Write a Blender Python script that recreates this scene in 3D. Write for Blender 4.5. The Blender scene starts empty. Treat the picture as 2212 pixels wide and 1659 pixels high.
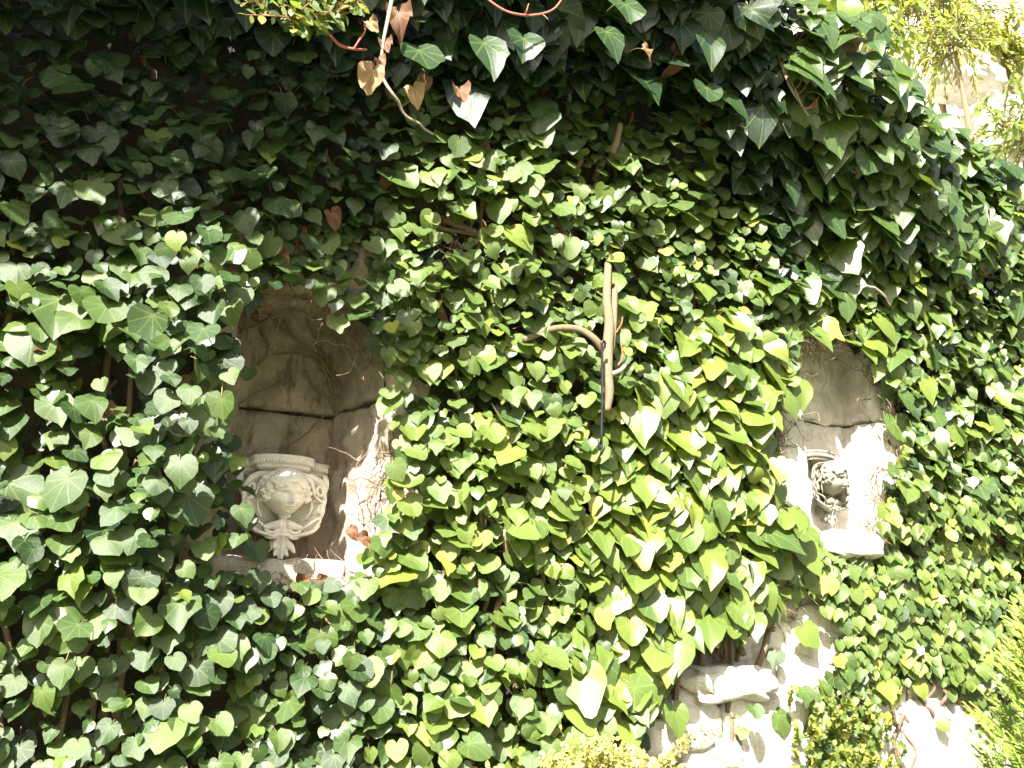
import bpy, bmesh, math, random
import numpy as np
from mathutils import Vector, Matrix, noise

SC = bpy.context.scene
COL = SC.collection
R = math.radians
rng = np.random.default_rng(11)
random.seed(5)

# ------------------------------------------------------------------ camera
CAM_D, YAW, PITCH, HFOV = 2.23, 30.0, 14.0, 60.0
cam = bpy.data.objects.new('camera', bpy.data.cameras.new('camera'))
COL.objects.link(cam)
cam.location = (0, -CAM_D, 1.5)
cam.rotation_euler = (R(90 + PITCH), 0, R(-YAW))
cam.data.sensor_width = 36
cam.data.lens = 18 / math.tan(R(HFOV / 2))
cam.data.clip_start = 0.05
cam.data.clip_end = 400
SC.camera = cam

# ------------------------------------------------------------------ light
SUN_AZ, SUN_EL = 43.0, 44.5          # azimuth measured from the wall's normal towards the left
S = Vector((-math.sin(R(SUN_AZ)) * math.cos(R(SUN_EL)), -math.cos(R(SUN_AZ)) * math.cos(R(SUN_EL)), math.sin(R(SUN_EL))))
sl = bpy.data.lights.new('sun', 'SUN')
sl.energy = 5.0
sl.angle = R(0.5)
sl.color = (1.0, 0.955, 0.88)
so = bpy.data.objects.new('sun', sl)
so.rotation_euler = S.to_track_quat('Z', 'Y').to_euler()
so.location = S * 30
COL.objects.link(so)
w = bpy.data.worlds.new('World')
SC.world = w
w.use_nodes = True
nt = w.node_tree
bg = nt.nodes['Background']
sky = nt.nodes.new('ShaderNodeTexSky')
sky.sky_type = 'NISHITA'
sky.sun_disc = False
sky.sun_elevation = R(SUN_EL)
sky.sun_rotation = R(180 + SUN_AZ)
sky.dust_density = 6.0
nt.links.new(sky.outputs[0], bg.inputs['Color'])
bg.inputs['Strength'].default_value = 0.05
SC.view_settings.view_transform = 'Standard'
SC.view_settings.look = 'None'
SC.view_settings.gamma = 1
SC.view_settings.use_curve_mapping = False
SC.view_settings.exposure = 2.62

# ------------------------------------------------------------------ picture <-> place
PW, PH = 2212.0, 1659.0
F = PW / 2 / math.tan(R(HFOV / 2))
cy, sy, cp, sp = math.cos(R(YAW)), math.sin(R(YAW)), math.cos(R(PITCH)), math.sin(R(PITCH))
V_RIGHT = np.array([cy, -sy, 0.0])
V_FWD = np.array([sy * cp, cy * cp, sp])
V_UP = np.array([-sy * sp, -cy * sp, cp])
CAMP = np.array([0, -CAM_D, 1.5])

def project(P):
    d = np.asarray(P, float) - CAMP
    z = d @ V_FWD
    z = np.where(z > 0.05, z, 0.05)
    return np.stack([PW / 2 + F * (d @ V_RIGHT) / z, PH / 2 - F * (d @ V_UP) / z, z], -1)

def at(px, py, off=0.0):
    """the point off metres in front of the wall face (plane Y = -off) seen at this place of the photograph"""
    d = V_FWD + V_RIGHT * (px - PW / 2) / F - V_UP * (py - PH / 2) / F
    t = (-off - CAMP[1]) / d[1]
    return CAMP + d * t

# ------------------------------------------------------------------ helpers
def tag(o, label=None, cat=None, group=None, kind=None):
    if label: o['label'] = label
    if cat: o['category'] = cat
    if group: o['group'] = group
    if kind: o['kind'] = kind
    return o

def empty(name, loc, label, cat, group=None):
    o = bpy.data.objects.new(name, None)
    o.empty_display_size = 0.1
    COL.objects.link(o)
    o.location = loc
    return tag(o, label, cat, group)

def link(name, me, mat=None, parent=None, world=True):
    """link a mesh given in world coordinates (or in its parent's space with world=False)"""
    o = bpy.data.objects.new(name, me)
    COL.objects.link(o)
    if mat is not None and not me.materials:
        me.materials.append(mat)
    if parent is not None:
        o.parent = parent
        if world:
            o.matrix_parent_inverse = mworld(parent).inverted()
    return o

def mworld(o):
    m = o.matrix_basis.copy()
    if o.parent is not None:
        m = mworld(o.parent) @ o.matrix_parent_inverse @ m
    return m

def mesh_np(name, V, T, uv=None, tint=None, smooth=True):
    me = bpy.data.meshes.new(name)
    V = np.ascontiguousarray(V, dtype=np.float32); T = np.ascontiguousarray(T, dtype=np.int32)
    me.vertices.add(len(V)); me.vertices.foreach_set('co', V.ravel())
    me.loops.add(T.size); me.loops.foreach_set('vertex_index', T.ravel())
    k = T.shape[1]
    me.polygons.add(len(T)); me.polygons.foreach_set('loop_start', np.arange(0, T.size, k, dtype=np.int32))
    if uv is not None:
        l = me.uv_layers.new(name='uv')
        l.data.foreach_set('uv', np.ascontiguousarray(uv[T.ravel()], dtype=np.float32).ravel())
    if tint is not None:
        a = me.attributes.new('tint', 'FLOAT', 'POINT')
        a.data.foreach_set('value', np.ascontiguousarray(tint, dtype=np.float32))
    me.update(calc_edges=True)
    if smooth:
        me.polygons.foreach_set('use_smooth', np.ones(len(T), dtype=bool))
    me.validate()
    return me

class Geo:
    """collects triangles of several shapes into one mesh"""
    def __init__(s): s.v = []; s.f = []; s.t = []; s.u = []; s.n = 0
    def add(s, V, T, tint=0.0, uv=None):
        V = np.asarray(V, float); T = np.asarray(T, int)
        if T.shape[1] == 4: T = np.concatenate([T[:, [0, 1, 2]], T[:, [0, 2, 3]]])
        s.v.append(V); s.f.append(T + s.n); s.n += len(V)
        s.t.append(np.full(len(V), tint) if np.isscalar(tint) else np.asarray(tint))
        s.u.append(np.zeros((len(V), 2)) if uv is None else uv)
        return s
    def mesh(s, name, smooth=True):
        return mesh_np(name, np.concatenate(s.v), np.concatenate(s.f), np.concatenate(s.u), np.concatenate(s.t), smooth)

def smooth_path(pts, n=6):
    P = np.asarray(pts, float)
    if len(P) < 3: return np.array([P[0] + (P[-1] - P[0]) * k / n for k in range(n + 1)])
    Q = np.vstack([2 * P[0] - P[1], P, 2 * P[-1] - P[-2]])
    out = []
    for i in range(1, len(Q) - 2):
        a, b, c, d = Q[i - 1], Q[i], Q[i + 1], Q[i + 2]
        for k in range(n):
            t = k / n
            out.append(0.5 * (2 * b + (c - a) * t + (2 * a - 5 * b + 4 * c - d) * t * t + (3 * b - a - 3 * c + d) * t ** 3))
    out.append(P[-1])
    return np.array(out)

def tube(path, rad, seg=6, flat=1.0, up=None):
    """closed tube along a path; rad is a number or one value per end/point"""
    P = np.asarray(path, float); n = len(P)
    rad = np.interp(np.linspace(0, 1, n), np.linspace(0, 1, np.size(rad)), np.atleast_1d(rad))
    tg = np.gradient(P, axis=0); tg /= np.linalg.norm(tg, axis=1)[:, None] + 1e-12
    a = np.array([0.31, 0.2, 0.93]) if up is None else np.asarray(up, float)
    if up is None and abs(tg[0] @ a) > 0.9: a = np.array([1.0, 0.1, 0.0])
    V = []
    for i in range(n):
        b = a - (a @ tg[i]) * tg[i]; b /= np.linalg.norm(b) + 1e-12
        c = np.cross(tg[i], b)
        if up is None: a = b
        for k in range(seg):
            th = 2 * math.pi * k / seg
            V.append(P[i] + rad[i] * (math.cos(th) * b * flat + math.sin(th) * c))
    T = []
    for i in range(n - 1):
        for k in range(seg):
            k2 = (k + 1) % seg
            T += [(i * seg + k, i * seg + k2, (i + 1) * seg + k2), (i * seg + k, (i + 1) * seg + k2, (i + 1) * seg + k)]
    V += [P[0], P[-1]]; c0, c1 = n * seg, n * seg + 1
    for k in range(seg):
        k2 = (k + 1) % seg
        T += [(c0, k2, k), (c1, (n - 1) * seg + k, (n - 1) * seg + k2)]
    return np.array(V), np.array(T)

def ellipsoid(c, r, rot=None, nu=16, nv=10):
    V = [(0, 0, 1)]
    for j in range(1, nv):
        th = math.pi * j / nv
        for i in range(nu):
            ph = 2 * math.pi * i / nu
            V.append((math.sin(th) * math.cos(ph), math.sin(th) * math.sin(ph), math.cos(th)))
    V.append((0, 0, -1)); V = np.array(V) * np.asarray(r)
    T = []
    for i in range(nu): T.append((0, 1 + i, 1 + (i + 1) % nu))
    for j in range(nv - 2):
        for i in range(nu):
            a, b = 1 + j * nu + i, 1 + j * nu + (i + 1) % nu
            T += [(a, a + nu, b + nu), (a, b + nu, b)]
    e = len(V) - 1
    for i in range(nu): T.append((e, 1 + (nv - 2) * nu + (i + 1) % nu, 1 + (nv - 2) * nu + i))
    if rot is not None: V = V @ np.array(rot).T
    return V + np.asarray(c), np.array(T)

def fused(name, geo, voxel, smooth=3, fac=0.5):
    """one watertight carved surface from overlapping shapes"""
    me = geo.mesh(name)
    o = bpy.data.objects.new(name, me); COL.objects.link(o)
    m = o.modifiers.new('remesh', 'REMESH'); m.mode = 'VOXEL'; m.voxel_size = voxel; m.use_smooth_shade = True
    if smooth:
        s2 = o.modifiers.new('smooth', 'SMOOTH'); s2.iterations = smooth; s2.factor = fac
    dg = bpy.context.evaluated_depsgraph_get()
    out = bpy.data.meshes.new_from_object(o.evaluated_get(dg))
    bpy.data.objects.remove(o); out.name = name; out.materials.clear()
    return out

# ------------------------------------------------------------------ materials
def new_mat(name):
    m = bpy.data.materials.new(name); m.use_nodes = True
    nt = m.node_tree
    return m, nt, nt.nodes['Principled BSDF'], nt.nodes['Material Output']

def N(nt, typ, **kw):
    n = nt.nodes.new(typ)
    for k, v in kw.items(): setattr(n, k, v)
    return n

def math_n(nt, op, a, b=None, c=None):
    n = nt.nodes.new('ShaderNodeMath'); n.operation = op
    for i, v in enumerate((a, b, c)):
        if v is None: continue
        if isinstance(v, (int, float)): n.inputs[i].default_value = v
        else: nt.links.new(v, n.inputs[i])
    return n.outputs[0]

def ramp(nt, fac, stops, interp='LINEAR'):
    r = nt.nodes.new('ShaderNodeValToRGB'); e = r.color_ramp.elements; r.color_ramp.interpolation = interp
    while len(e) < len(stops): e.new(0.5)
    for i, (p, c) in enumerate(stops):
        e[i].position = p; e[i].color = (*c, 1)
    nt.links.new(fac, r.inputs[0])
    return r.outputs[0]

def mixc(nt, fac, a, b, blend='MIX'):
    n = nt.nodes.new('ShaderNodeMix'); n.data_type = 'RGBA'; n.blend_type = blend
    for s, v in ((n.inputs[0], fac), (n.inputs[6], a), (n.inputs[7], b)):
        if isinstance(v, (int, float)): s.default_value = v
        elif isinstance(v, tuple): s.default_value = (*v, 1)
        else: nt.links.new(v, s)
    return n.outputs[2]

def noise_n(nt, scale, detail=4, rough=0.55, vec=None):
    n = nt.nodes.new('ShaderNodeTexNoise'); n.inputs['Scale'].default_value = scale
    n.inputs['Detail'].default_value = detail; n.inputs['Roughness'].default_value = rough
    if vec is not None: nt.links.new(vec, n.inputs['Vector'])
    return n.outputs[0]

def leaf_material(name, stops, trans, attr, rough=0.40, tmix=0.28, vein=(0.22, 0.30, 0.07), veinamt=0.26, spec=0.42, blotch=0.5):
    m, nt, p, out = new_mat(name)
    at_ = N(nt, 'ShaderNodeAttribute', attribute_type=attr, attribute_name='tint')
    geo = N(nt, 'ShaderNodeNewGeometry')
    tc = N(nt, 'ShaderNodeTexCoord')
    uv = tc.outputs['UV']
    sx = N(nt, 'ShaderNodeSeparateXYZ'); nt.links.new(uv, sx.inputs[0])
    x, y = sx.outputs[0], sx.outputs[1]
    th = math_n(nt, 'ABSOLUTE', math_n(nt, 'ARCTAN2', x, y))
    r2 = math_n(nt, 'SQRT', math_n(nt, 'ADD', math_n(nt, 'MULTIPLY', x, x), math_n(nt, 'MULTIPLY', y, y)))
    d = th
    for a in (0.62, 1.22, 2.0):
        d = math_n(nt, 'MINIMUM', d, math_n(nt, 'ABSOLUTE', math_n(nt, 'SUBTRACT', th, a)))
    d = math_n(nt, 'MULTIPLY', d, r2)
    side = math_n(nt, 'ABSOLUTE', math_n(nt, 'SINE', math_n(nt, 'MULTIPLY', math_n(nt, 'SUBTRACT', r2, math_n(nt, 'MULTIPLY', d, 0.9)), 21.0)))
    side = math_n(nt, 'MULTIPLY', math_n(nt, 'LESS_THAN', side, 0.12), 0.3)
    vm = math_n(nt, 'SMOOTH_MIN', 1.0, math_n(nt, 'MAXIMUM', 0.0, math_n(nt, 'SUBTRACT', 1.2, math_n(nt, 'MULTIPLY', d, 52.0))), 0.1)
    vm = math_n(nt, 'MAXIMUM', vm, side)
    vm = math_n(nt, 'MULTIPLY', vm, veinamt)
    nz = noise_n(nt, 38.0, 3, 0.6)
    fac = math_n(nt, 'ADD', at_.outputs['Fac'], math_n(nt, 'MULTIPLY', math_n(nt, 'SUBTRACT', nz, 0.5), 0.28 * blotch * 2))
    base = ramp(nt, fac, stops)
    base = mixc(nt, vm, base, vein)
    spots = ramp(nt, noise_n(nt, 46.0, 2, 0.5), [(0.70, (0, 0, 0)), (0.74, (1, 1, 1))])
    base = mixc(nt, math_n(nt, 'MULTIPLY', spots, 0.55 if spec > 0.3 else 0.0), base, (0.10, 0.075, 0.03))
    stalk = math_n(nt, 'GREATER_THAN', x, 3.0)
    base = mixc(nt, stalk, base, (0.22, 0.17, 0.07))
    under = mixc(nt, 0.45, base, (0.16, 0.22, 0.09))
    base2 = mixc(nt, geo.outputs['Backfacing'], base, under)
    nt.links.new(base2, p.inputs['Base Color'])
    ro = math_n(nt, 'ADD', rough - 0.08, math_n(nt, 'MULTIPLY', noise_n(nt, 12.0, 2), 0.2))
    nt.links.new(ro, p.inputs['Roughness'])
    p.inputs['Specular IOR Level'].default_value = spec
    bump = N(nt, 'ShaderNodeBump'); bump.inputs['Strength'].default_value = 0.35; bump.inputs['Distance'].default_value = 0.002
    hgt = math_n(nt, 'SUBTRACT', noise_n(nt, 90.0, 2), math_n(nt, 'MULTIPLY', vm, 0.8))
    nt.links.new(hgt, bump.inputs['Height']); nt.links.new(bump.outputs[0], p.inputs['Normal'])
    tr = N(nt, 'ShaderNodeBsdfTranslucent')
    tcol = ramp(nt, fac, trans)
    nt.links.new(tcol, tr.inputs['Color'])
    mx = N(nt, 'ShaderNodeMixShader'); mx.inputs[0].default_value = tmix
    nt.links.new(p.outputs[0], mx.inputs[1]); nt.links.new(tr.outputs[0], mx.inputs[2])
    nt.links.new(mx.outputs[0], out.inputs['Surface'])
    return m

G_STOPS = [(0.0, (0.007, 0.019, 0.009)), (0.3, (0.022, 0.047, 0.014)), (0.55, (0.062, 0.098, 0.022)), (0.8, (0.118, 0.156, 0.027)), (1.0, (0.30, 0.28, 0.06))]
G_TRANS = [(0.0, (0.02, 0.05, 0.01)), (0.3, (0.09, 0.15, 0.02)), (0.55, (0.21, 0.305, 0.03)), (0.8, (0.34, 0.41, 0.04)), (1.0, (0.48, 0.46, 0.05))]
D_STOPS = [(0.0, (0.055, 0.028, 0.016)), (0.5, (0.12, 0.058, 0.030)), (1.0, (0.33, 0.23, 0.13))]
D_TRANS = [(0.0, (0.10, 0.03, 0.012)), (0.5, (0.22, 0.08, 0.03)), (1.0, (0.42, 0.26, 0.12))]
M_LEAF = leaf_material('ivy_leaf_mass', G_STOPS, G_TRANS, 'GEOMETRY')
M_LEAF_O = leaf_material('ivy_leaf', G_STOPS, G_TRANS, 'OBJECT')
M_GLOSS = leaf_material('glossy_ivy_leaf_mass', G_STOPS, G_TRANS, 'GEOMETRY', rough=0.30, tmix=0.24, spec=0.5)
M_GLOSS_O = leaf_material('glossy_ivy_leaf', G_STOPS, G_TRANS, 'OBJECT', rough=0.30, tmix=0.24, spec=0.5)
M_DEAD_O = leaf_material('dead_leaf', D_STOPS, D_TRANS, 'OBJECT', rough=0.6, tmix=0.25, vein=(0.35, 0.22, 0.12), spec=0.25)
Y_STOPS = [(0.0, (0.12, 0.16, 0.03)), (0.5, (0.27, 0.28, 0.07)), (1.0, (0.46, 0.42, 0.13))]
Y_TRANS = [(0.0, (0.2, 0.3, 0.03)), (0.5, (0.4, 0.42, 0.04)), (1.0, (0.6, 0.52, 0.06))]
M_YEL = leaf_material('yellow_shrub_leaf', Y_STOPS, Y_TRANS, 'GEOMETRY', rough=0.4, tmix=0.3, veinamt=0.0)
C_STOPS = [(0.0, (0.08, 0.14, 0.025)), (0.5, (0.17, 0.24, 0.04)), (1.0, (0.36, 0.40, 0.07))]
M_CON = leaf_material('conifer_leaf', C_STOPS, G_TRANS, 'GEOMETRY', rough=0.5, tmix=0.2, veinamt=0.0, spec=0.3)

def bark_material(name, c0, c1, rough=0.8):
    m, nt, p, out = new_mat(name)
    nz = noise_n(nt, 45.0, 5, 0.65)
    base = ramp(nt, nz, [(0.3, c0), (0.7, c1)])
    nt.links.new(base, p.inputs['Base Color']); p.inputs['Roughness'].default_value = rough
    b = N(nt, 'ShaderNodeBump'); b.inputs['Strength'].default_value = 0.6; b.inputs['Distance'].default_value = 0.004
    nt.links.new(noise_n(nt, 120.0, 4, 0.6), b.inputs['Height']); nt.links.new(b.outputs[0], p.inputs['Normal'])
    return m
M_BARK = bark_material('ivy_bark', (0.085, 0.058, 0.033), (0.20, 0.15, 0.09))
M_BARKP = bark_material('pale_ivy_bark', (0.085, 0.060, 0.030), (0.165, 0.122, 0.068))
M_ROOT = bark_material('dry_rootlet', (0.075, 0.048, 0.03), (0.18, 0.12, 0.07))
M_ROOTL = bark_material('creeping_root', (0.12, 0.075, 0.045), (0.25, 0.175, 0.105))
M_RED = bark_material('red_twig', (0.24, 0.045, 0.03), (0.36, 0.12, 0.07), 0.5)
M_GREY = bark_material('grey_twig', (0.17, 0.135, 0.10), (0.32, 0.27, 0.21))

def stone_material(name, cols, scale=7.0, stain=0.5, bump=0.6, stain_col=(0.10, 0.075, 0.05), pits=True):
    m, nt, p, out = new_mat(name)
    tc = N(nt, 'ShaderNodeTexCoord'); vec = tc.outputs['Object']
    big = noise_n(nt, scale, 6, 0.62, vec)
    base = ramp(nt, big, [(0.28, cols[0]), (0.52, cols[1]), (0.75, cols[2])])
    mp = N(nt, 'ShaderNodeMapping'); mp.inputs['Scale'].default_value = (1.0, 1.0, 0.35); nt.links.new(vec, mp.inputs[0])
    st = noise_n(nt, scale * 1.9, 5, 0.7, mp.outputs[0])
    stm = ramp(nt, st, [(0.50, (0, 0, 0)), (0.68, (1, 1, 1))])
    base = mixc(nt, math_n(nt, 'MULTIPLY', stm, stain), base, stain_col)
    fine = noise_n(nt, scale * 14, 5, 0.7, vec)
    sp_ = ramp(nt, fine, [(0.30, (0.45, 0.42, 0.38)), (0.47, (1, 1, 1))])
    base = mixc(nt, 0.7, base, sp_, 'MULTIPLY')
    nt.links.new(base, p.inputs['Base Color'])
    p.inputs['Roughness'].default_value = 0.9; p.inputs['Specular IOR Level'].default_value = 0.2
    h = math_n(nt, 'ADD', math_n(nt, 'MULTIPLY', big, 0.6), math_n(nt, 'MULTIPLY', fine, 0.4))
    vo = N(nt, 'ShaderNodeTexVoronoi', feature='DISTANCE_TO_EDGE'); vo.inputs['Scale'].default_value = scale * 1.6
    wv = N(nt, 'ShaderNodeMix'); wv.data_type = 'VECTOR'; wv.inputs[0].default_value = 0.12
    nv = N(nt, 'ShaderNodeTexNoise'); nv.inputs['Scale'].default_value = scale * 2.2; nt.links.new(vec, nv.inputs['Vector'])
    nt.links.new(vec, wv.inputs[4]); nt.links.new(nv.outputs['Color'], wv.inputs[5]); nt.links.new(wv.outputs[1], vo.inputs['Vector'])
    crack = ramp(nt, vo.outputs['Distance'], [(0.0, (0, 0, 0)), (0.012, (1, 1, 1))])
    if pits:
        crack = math_n(nt, 'MAXIMUM', crack, ramp(nt, noise_n(nt, scale * 0.8, 2, 0.5, vec), [(0.52, (1, 1, 1)), (0.58, (0, 0, 0))]))
        h = math_n(nt, 'ADD', h, math_n(nt, 'MULTIPLY', crack, 0.10))
    b = N(nt, 'ShaderNodeBump'); b.inputs['Strength'].default_value = bump; b.inputs['Distance'].default_value = 0.02
    nt.links.new(h, b.inputs['Height']); nt.links.new(b.outputs[0], p.inputs['Normal'])
    return m
M_WALL = stone_material('old_wall_plaster', [(0.20, 0.165, 0.125), (0.36, 0.315, 0.25), (0.48, 0.44, 0.37)], 5.0, 0.6, 0.7)
M_SLAB = stone_material('niche_slab_stone', [(0.19, 0.15, 0.105), (0.32, 0.265, 0.195), (0.43, 0.37, 0.285)], 13.0, 0.85, 0.9, (0.075, 0.055, 0.033))
M_PALE = stone_material('pale_niche_stone', [(0.31, 0.26, 0.20), (0.43, 0.38, 0.31), (0.54, 0.49, 0.42)], 15.0, 0.5, 0.95, (0.16, 0.11, 0.07))
M_WHITE = stone_material('white_limestone', [(0.40, 0.37, 0.32), (0.56, 0.53, 0.48), (0.66, 0.64, 0.60)], 13.0, 0.35, 0.9, (0.25, 0.2, 0.15))
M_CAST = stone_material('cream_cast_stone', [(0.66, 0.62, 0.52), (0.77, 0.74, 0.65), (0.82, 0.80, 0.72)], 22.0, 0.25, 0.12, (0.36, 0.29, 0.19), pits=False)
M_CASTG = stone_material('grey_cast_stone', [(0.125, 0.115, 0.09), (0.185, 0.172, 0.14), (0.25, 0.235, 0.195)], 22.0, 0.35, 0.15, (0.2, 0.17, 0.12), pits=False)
M_GROUND = stone_material('mossy_ground', [(0.10, 0.11, 0.06), (0.15, 0.155, 0.085), (0.22, 0.205, 0.13)], 3.0, 0.3, 0.6)
M_GLARE_BANK = stone_material('glare_pale_bank', [(0.30, 0.28, 0.20), (0.46, 0.44, 0.36), (0.56, 0.54, 0.47)], 3.0, 0.3, 0.8)
M_IRON, _nt, _p, _o = new_mat('black_iron')
_p.inputs['Base Color'].default_value = (0.018, 0.018, 0.022, 1); _p.inputs['Roughness'].default_value = 0.3; _p.inputs['Metallic'].default_value = 0.4

# ------------------------------------------------------------------ ground, bank
def sheet(name, x0, x1, y0, y1, z, nx, ny, amp, mat, fn=None):
    xs, ys = np.linspace(x0, x1, nx), np.linspace(y0, y1, ny)
    V = np.array([(x, y, (z if fn is None else fn(x, y)) + amp * noise.noise(Vector((x * 0.9, y * 0.9, 3.0)))) for y in ys for x in xs])
    i = np.arange((nx - 1) * (ny - 1)); r, c = i // (nx - 1), i % (nx - 1); a = r * nx + c
    return tag(link(name, mesh_np(name, V, np.stack([a, a + 1, a + nx + 1, a + nx], 1)), mat), kind='structure')
sheet('ground', -60, 60, -60, 0.05, 0.0, 60, 60, 0.03, M_GROUND)
sheet('bank', -60, 60, 0.30, 20, 3.3, 90, 60, 0.15, M_GLARE_BANK, lambda x, y: 3.2 + 0.85 * min(max(y - 0.3, 0), 1.6) + 2.6 * min(max(y - 1.9, 0), 4.0) + 0.05 * y)  # steep upper slope added to hide the sky, its pale colour imitating glare

# ------------------------------------------------------------------ the garden wall with its two niches
LN = dict(x0=0.478, x1=0.882, z0=1.612, z1=2.33, d=0.28)
RN = dict(x0=2.500, x1=2.912, z0=1.762, z1=2.49, d=0.15)
WALL = empty('garden_wall', (1.5, 0.15, 0), 'old rubble garden wall under the ivy, two niches in its face', 'wall')
def wall_top(x):
    return float(np.interp(x, [-8, 2.0, 2.6, 3.2, 3.9, 4.6, 12], [3.50, 3.48, 3.36, 3.24, 3.15, 3.09, 3.0]))

def wall_face():
    xs = np.unique(np.round(np.concatenate([np.arange(-8, -1, 0.25), np.arange(-1, 5, 0.04), np.arange(5, 12.1, 0.25), [LN['x0'], LN['x1'], RN['x0'], RN['x1']]]), 4))
    zs = np.unique(np.round(np.concatenate([np.arange(-0.1, 2.90, 0.04), [3.4], [LN['z0'], LN['z1'], RN['z0'], RN['z1']]]), 4))
    bare = lambda x, z: max(0.0, 1 - math.hypot((x - 2.5) / 1.0, (z - 1.15) / 0.55))
    V = []
    for z in zs:
        for x in xs:
            zz = z if z < 3.39 else wall_top(x)
            y = 0.018 * noise.fractal(Vector((x * 4, z * 4, 1.7)), 1.0, 2.0, 4)
            b = bare(x, z)
            if b > 0: y -= b * 0.05 * (0.4 + abs(noise.fractal(Vector((x * 7, z * 7, 9.0)), 0.9, 2.0, 4)))
            V.append((x, y + 0.012, zz))
    nx = len(xs); T = []
    for j in range(len(zs) - 1):
        for i in range(nx - 1):
            xm, zm = (xs[i] + xs[i + 1]) / 2, (zs[j] + zs[j + 1]) / 2
            if any(n['x0'] < xm < n['x1'] and n['z0'] < zm < n['z1'] for n in (LN, RN)): continue
            a = j * nx + i
            T.append((a, a + 1, a + nx + 1, a + nx))
    g = Geo(); g.add(np.array(V), np.array(T))
    tb = [(x, y, wall_top(x)) for y in (0.0, 0.45) for x in np.linspace(-8, 12, 60)]
    i = np.arange(59); g.add(np.array(tb), np.stack([i, i + 1, i + 61, i + 60], 1))
    return g.mesh('wall_face')
M_FACE = stone_material('shade_dark_stained_wall', [(0.022, 0.018, 0.013), (0.045, 0.037, 0.028), (0.085, 0.072, 0.055)], 5.0, 0.7, 0.8, (0.03, 0.024, 0.017))  # wall behind the ivy darkened in the colour so gaps read as shade
_nt = M_FACE.node_tree; _p = _nt.nodes['Principled BSDF']; _old = _p.inputs['Base Color'].links[0].from_socket
_tc = N(_nt, 'ShaderNodeTexCoord'); _mp = N(_nt, 'ShaderNodeMapping'); _mp.inputs['Location'].default_value = (-2.75 / 1.15, 0, -1.0 / .62); _mp.inputs['Scale'].default_value = (1 / 1.15, 0, 1 / .62)
_nt.links.new(_tc.outputs['Object'], _mp.inputs[0]); _ln = N(_nt, 'ShaderNodeVectorMath', operation='LENGTH'); _nt.links.new(_mp.outputs[0], _ln.inputs[0])
_fc = math_n(_nt, 'ADD', _ln.outputs['Value'], math_n(_nt, 'MULTIPLY', math_n(_nt, 'SUBTRACT', noise_n(_nt, 4.0, 5, 0.6, _tc.outputs['Object']), 0.5), 0.9))
_lime = ramp(_nt, noise_n(_nt, 16.0, 6, 0.65, _tc.outputs['Object']), [(0.30, (0.26, 0.22, 0.17)), (0.5, (0.50, 0.47, 0.42)), (0.7, (0.62, 0.60, 0.55))])
_nt.links.new(mixc(_nt, ramp(_nt, _fc, [(0.85, (1, 1, 1)), (1.0, (0, 0, 0))]), _old, _lime), _p.inputs['Base Color'])   # old limewash left on the low right end
link('wall_face', wall_face(), M_FACE, WALL)

def rock_box(x0, x1, y0, y1, z0, z1, amp=0.006, rnd=0.012, n=9, seed=0.0, shear=None, freq=14.0):
    """a dressed but weathered block; the longer sides get more cuts"""
    d = [x1 - x0, y1 - y0, z1 - z0]; m = max(d)
    k = [max(3, int(round(n * q / m)) + 2) for q in d]
    V = {}; L = []; T = []
    def vid(i, j, l):
        if (i, j, l) not in V:
            u, v, t = i / k[0], j / k[1], l / k[2]
            p = Vector((x0 + d[0] * u, y0 + d[1] * v, z0 + d[2] * t))
            c = Vector(((x0 + x1) / 2, (y0 + y1) / 2, (z0 + z1) / 2))
            h = Vector(d) / 2 - Vector((rnd, rnd, rnd))
            q = p - c; core = Vector([max(-h[a], min(h[a], q[a])) for a in range(3)])
            e = q - core
            if e.length > 1e-9: q = core + e.normalized() * min(e.length, rnd)
            p = c + q
            nv = noise.fractal(p * freq + Vector((seed, seed * 2, 0)), 1.0, 2.0, 4)
            dirn = q.normalized() if q.length > 0 else Vector((0, 0, 1))
            ax = max(range(3), key=lambda a: abs(q[a]) / (d[a] / 2 + 1e-9)); dv = Vector((0, 0, 0)); dv[ax] = 1 if q[ax] > 0 else -1
            p = p + dv * nv * amp + dirn * nv * amp * 0.3
            if shear: p = shear(p)
            V[(i, j, l)] = len(L); L.append(p[:])
        return V[(i, j, l)]
    for a, b, c in ((0, 1, 2), (1, 2, 0), (2, 0, 1)):
        for s in (0, k[c]):
            for i in range(k[a]):
                for j in range(k[b]):
                    ids = []
                    for di, dj in ((0, 0), (1, 0), (1, 1), (0, 1)):
                        t = [0, 0, 0]; t[a] = i + di; t[b] = j + dj; t[c] = s; ids.append(vid(*t))
                    T.append(ids if s else ids[::-1])
    return np.array(L), np.array(T)

def block(name, mat, *a, **kw):
    V, T = rock_box(*a, **kw)
    return link(name, mesh_np(name, V, T), mat, WALL)

zj = 2.045
block('back_slab', M_SLAB, LN['x0'] - 0.05, LN['x1'] + 0.02, 0.282, 0.38, LN['z0'] - 0.05, zj - 0.002, amp=0.004, n=22, seed=1)
block('back_slab', M_SLAB, LN['x0'] - 0.05, LN['x1'] + 0.02, 0.274, 0.38, zj + 0.002, LN['z1'] + 0.06, amp=0.007, n=22, seed=2)
block('jamb', M_SLAB, LN['x0'] - 0.10, LN['x0'], -0.012, 0.36, LN['z0'] - 0.02, LN['z1'] + 0.03, amp=0.006, n=22, seed=3)
splay = lambda p: Vector((p.x - 0.045 * max(0.0, p.y) / 0.28 * (1 if p.x < LN['x1'] + 0.06 else 0), p.y, p.z))
block('jamb', M_PALE, LN['x1'], LN['x1'] + 0.14, -0.016, 0.36, LN['z0'] - 0.03, 2.052, amp=0.014, rnd=0.02, n=30, seed=4, shear=splay, freq=16)
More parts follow.
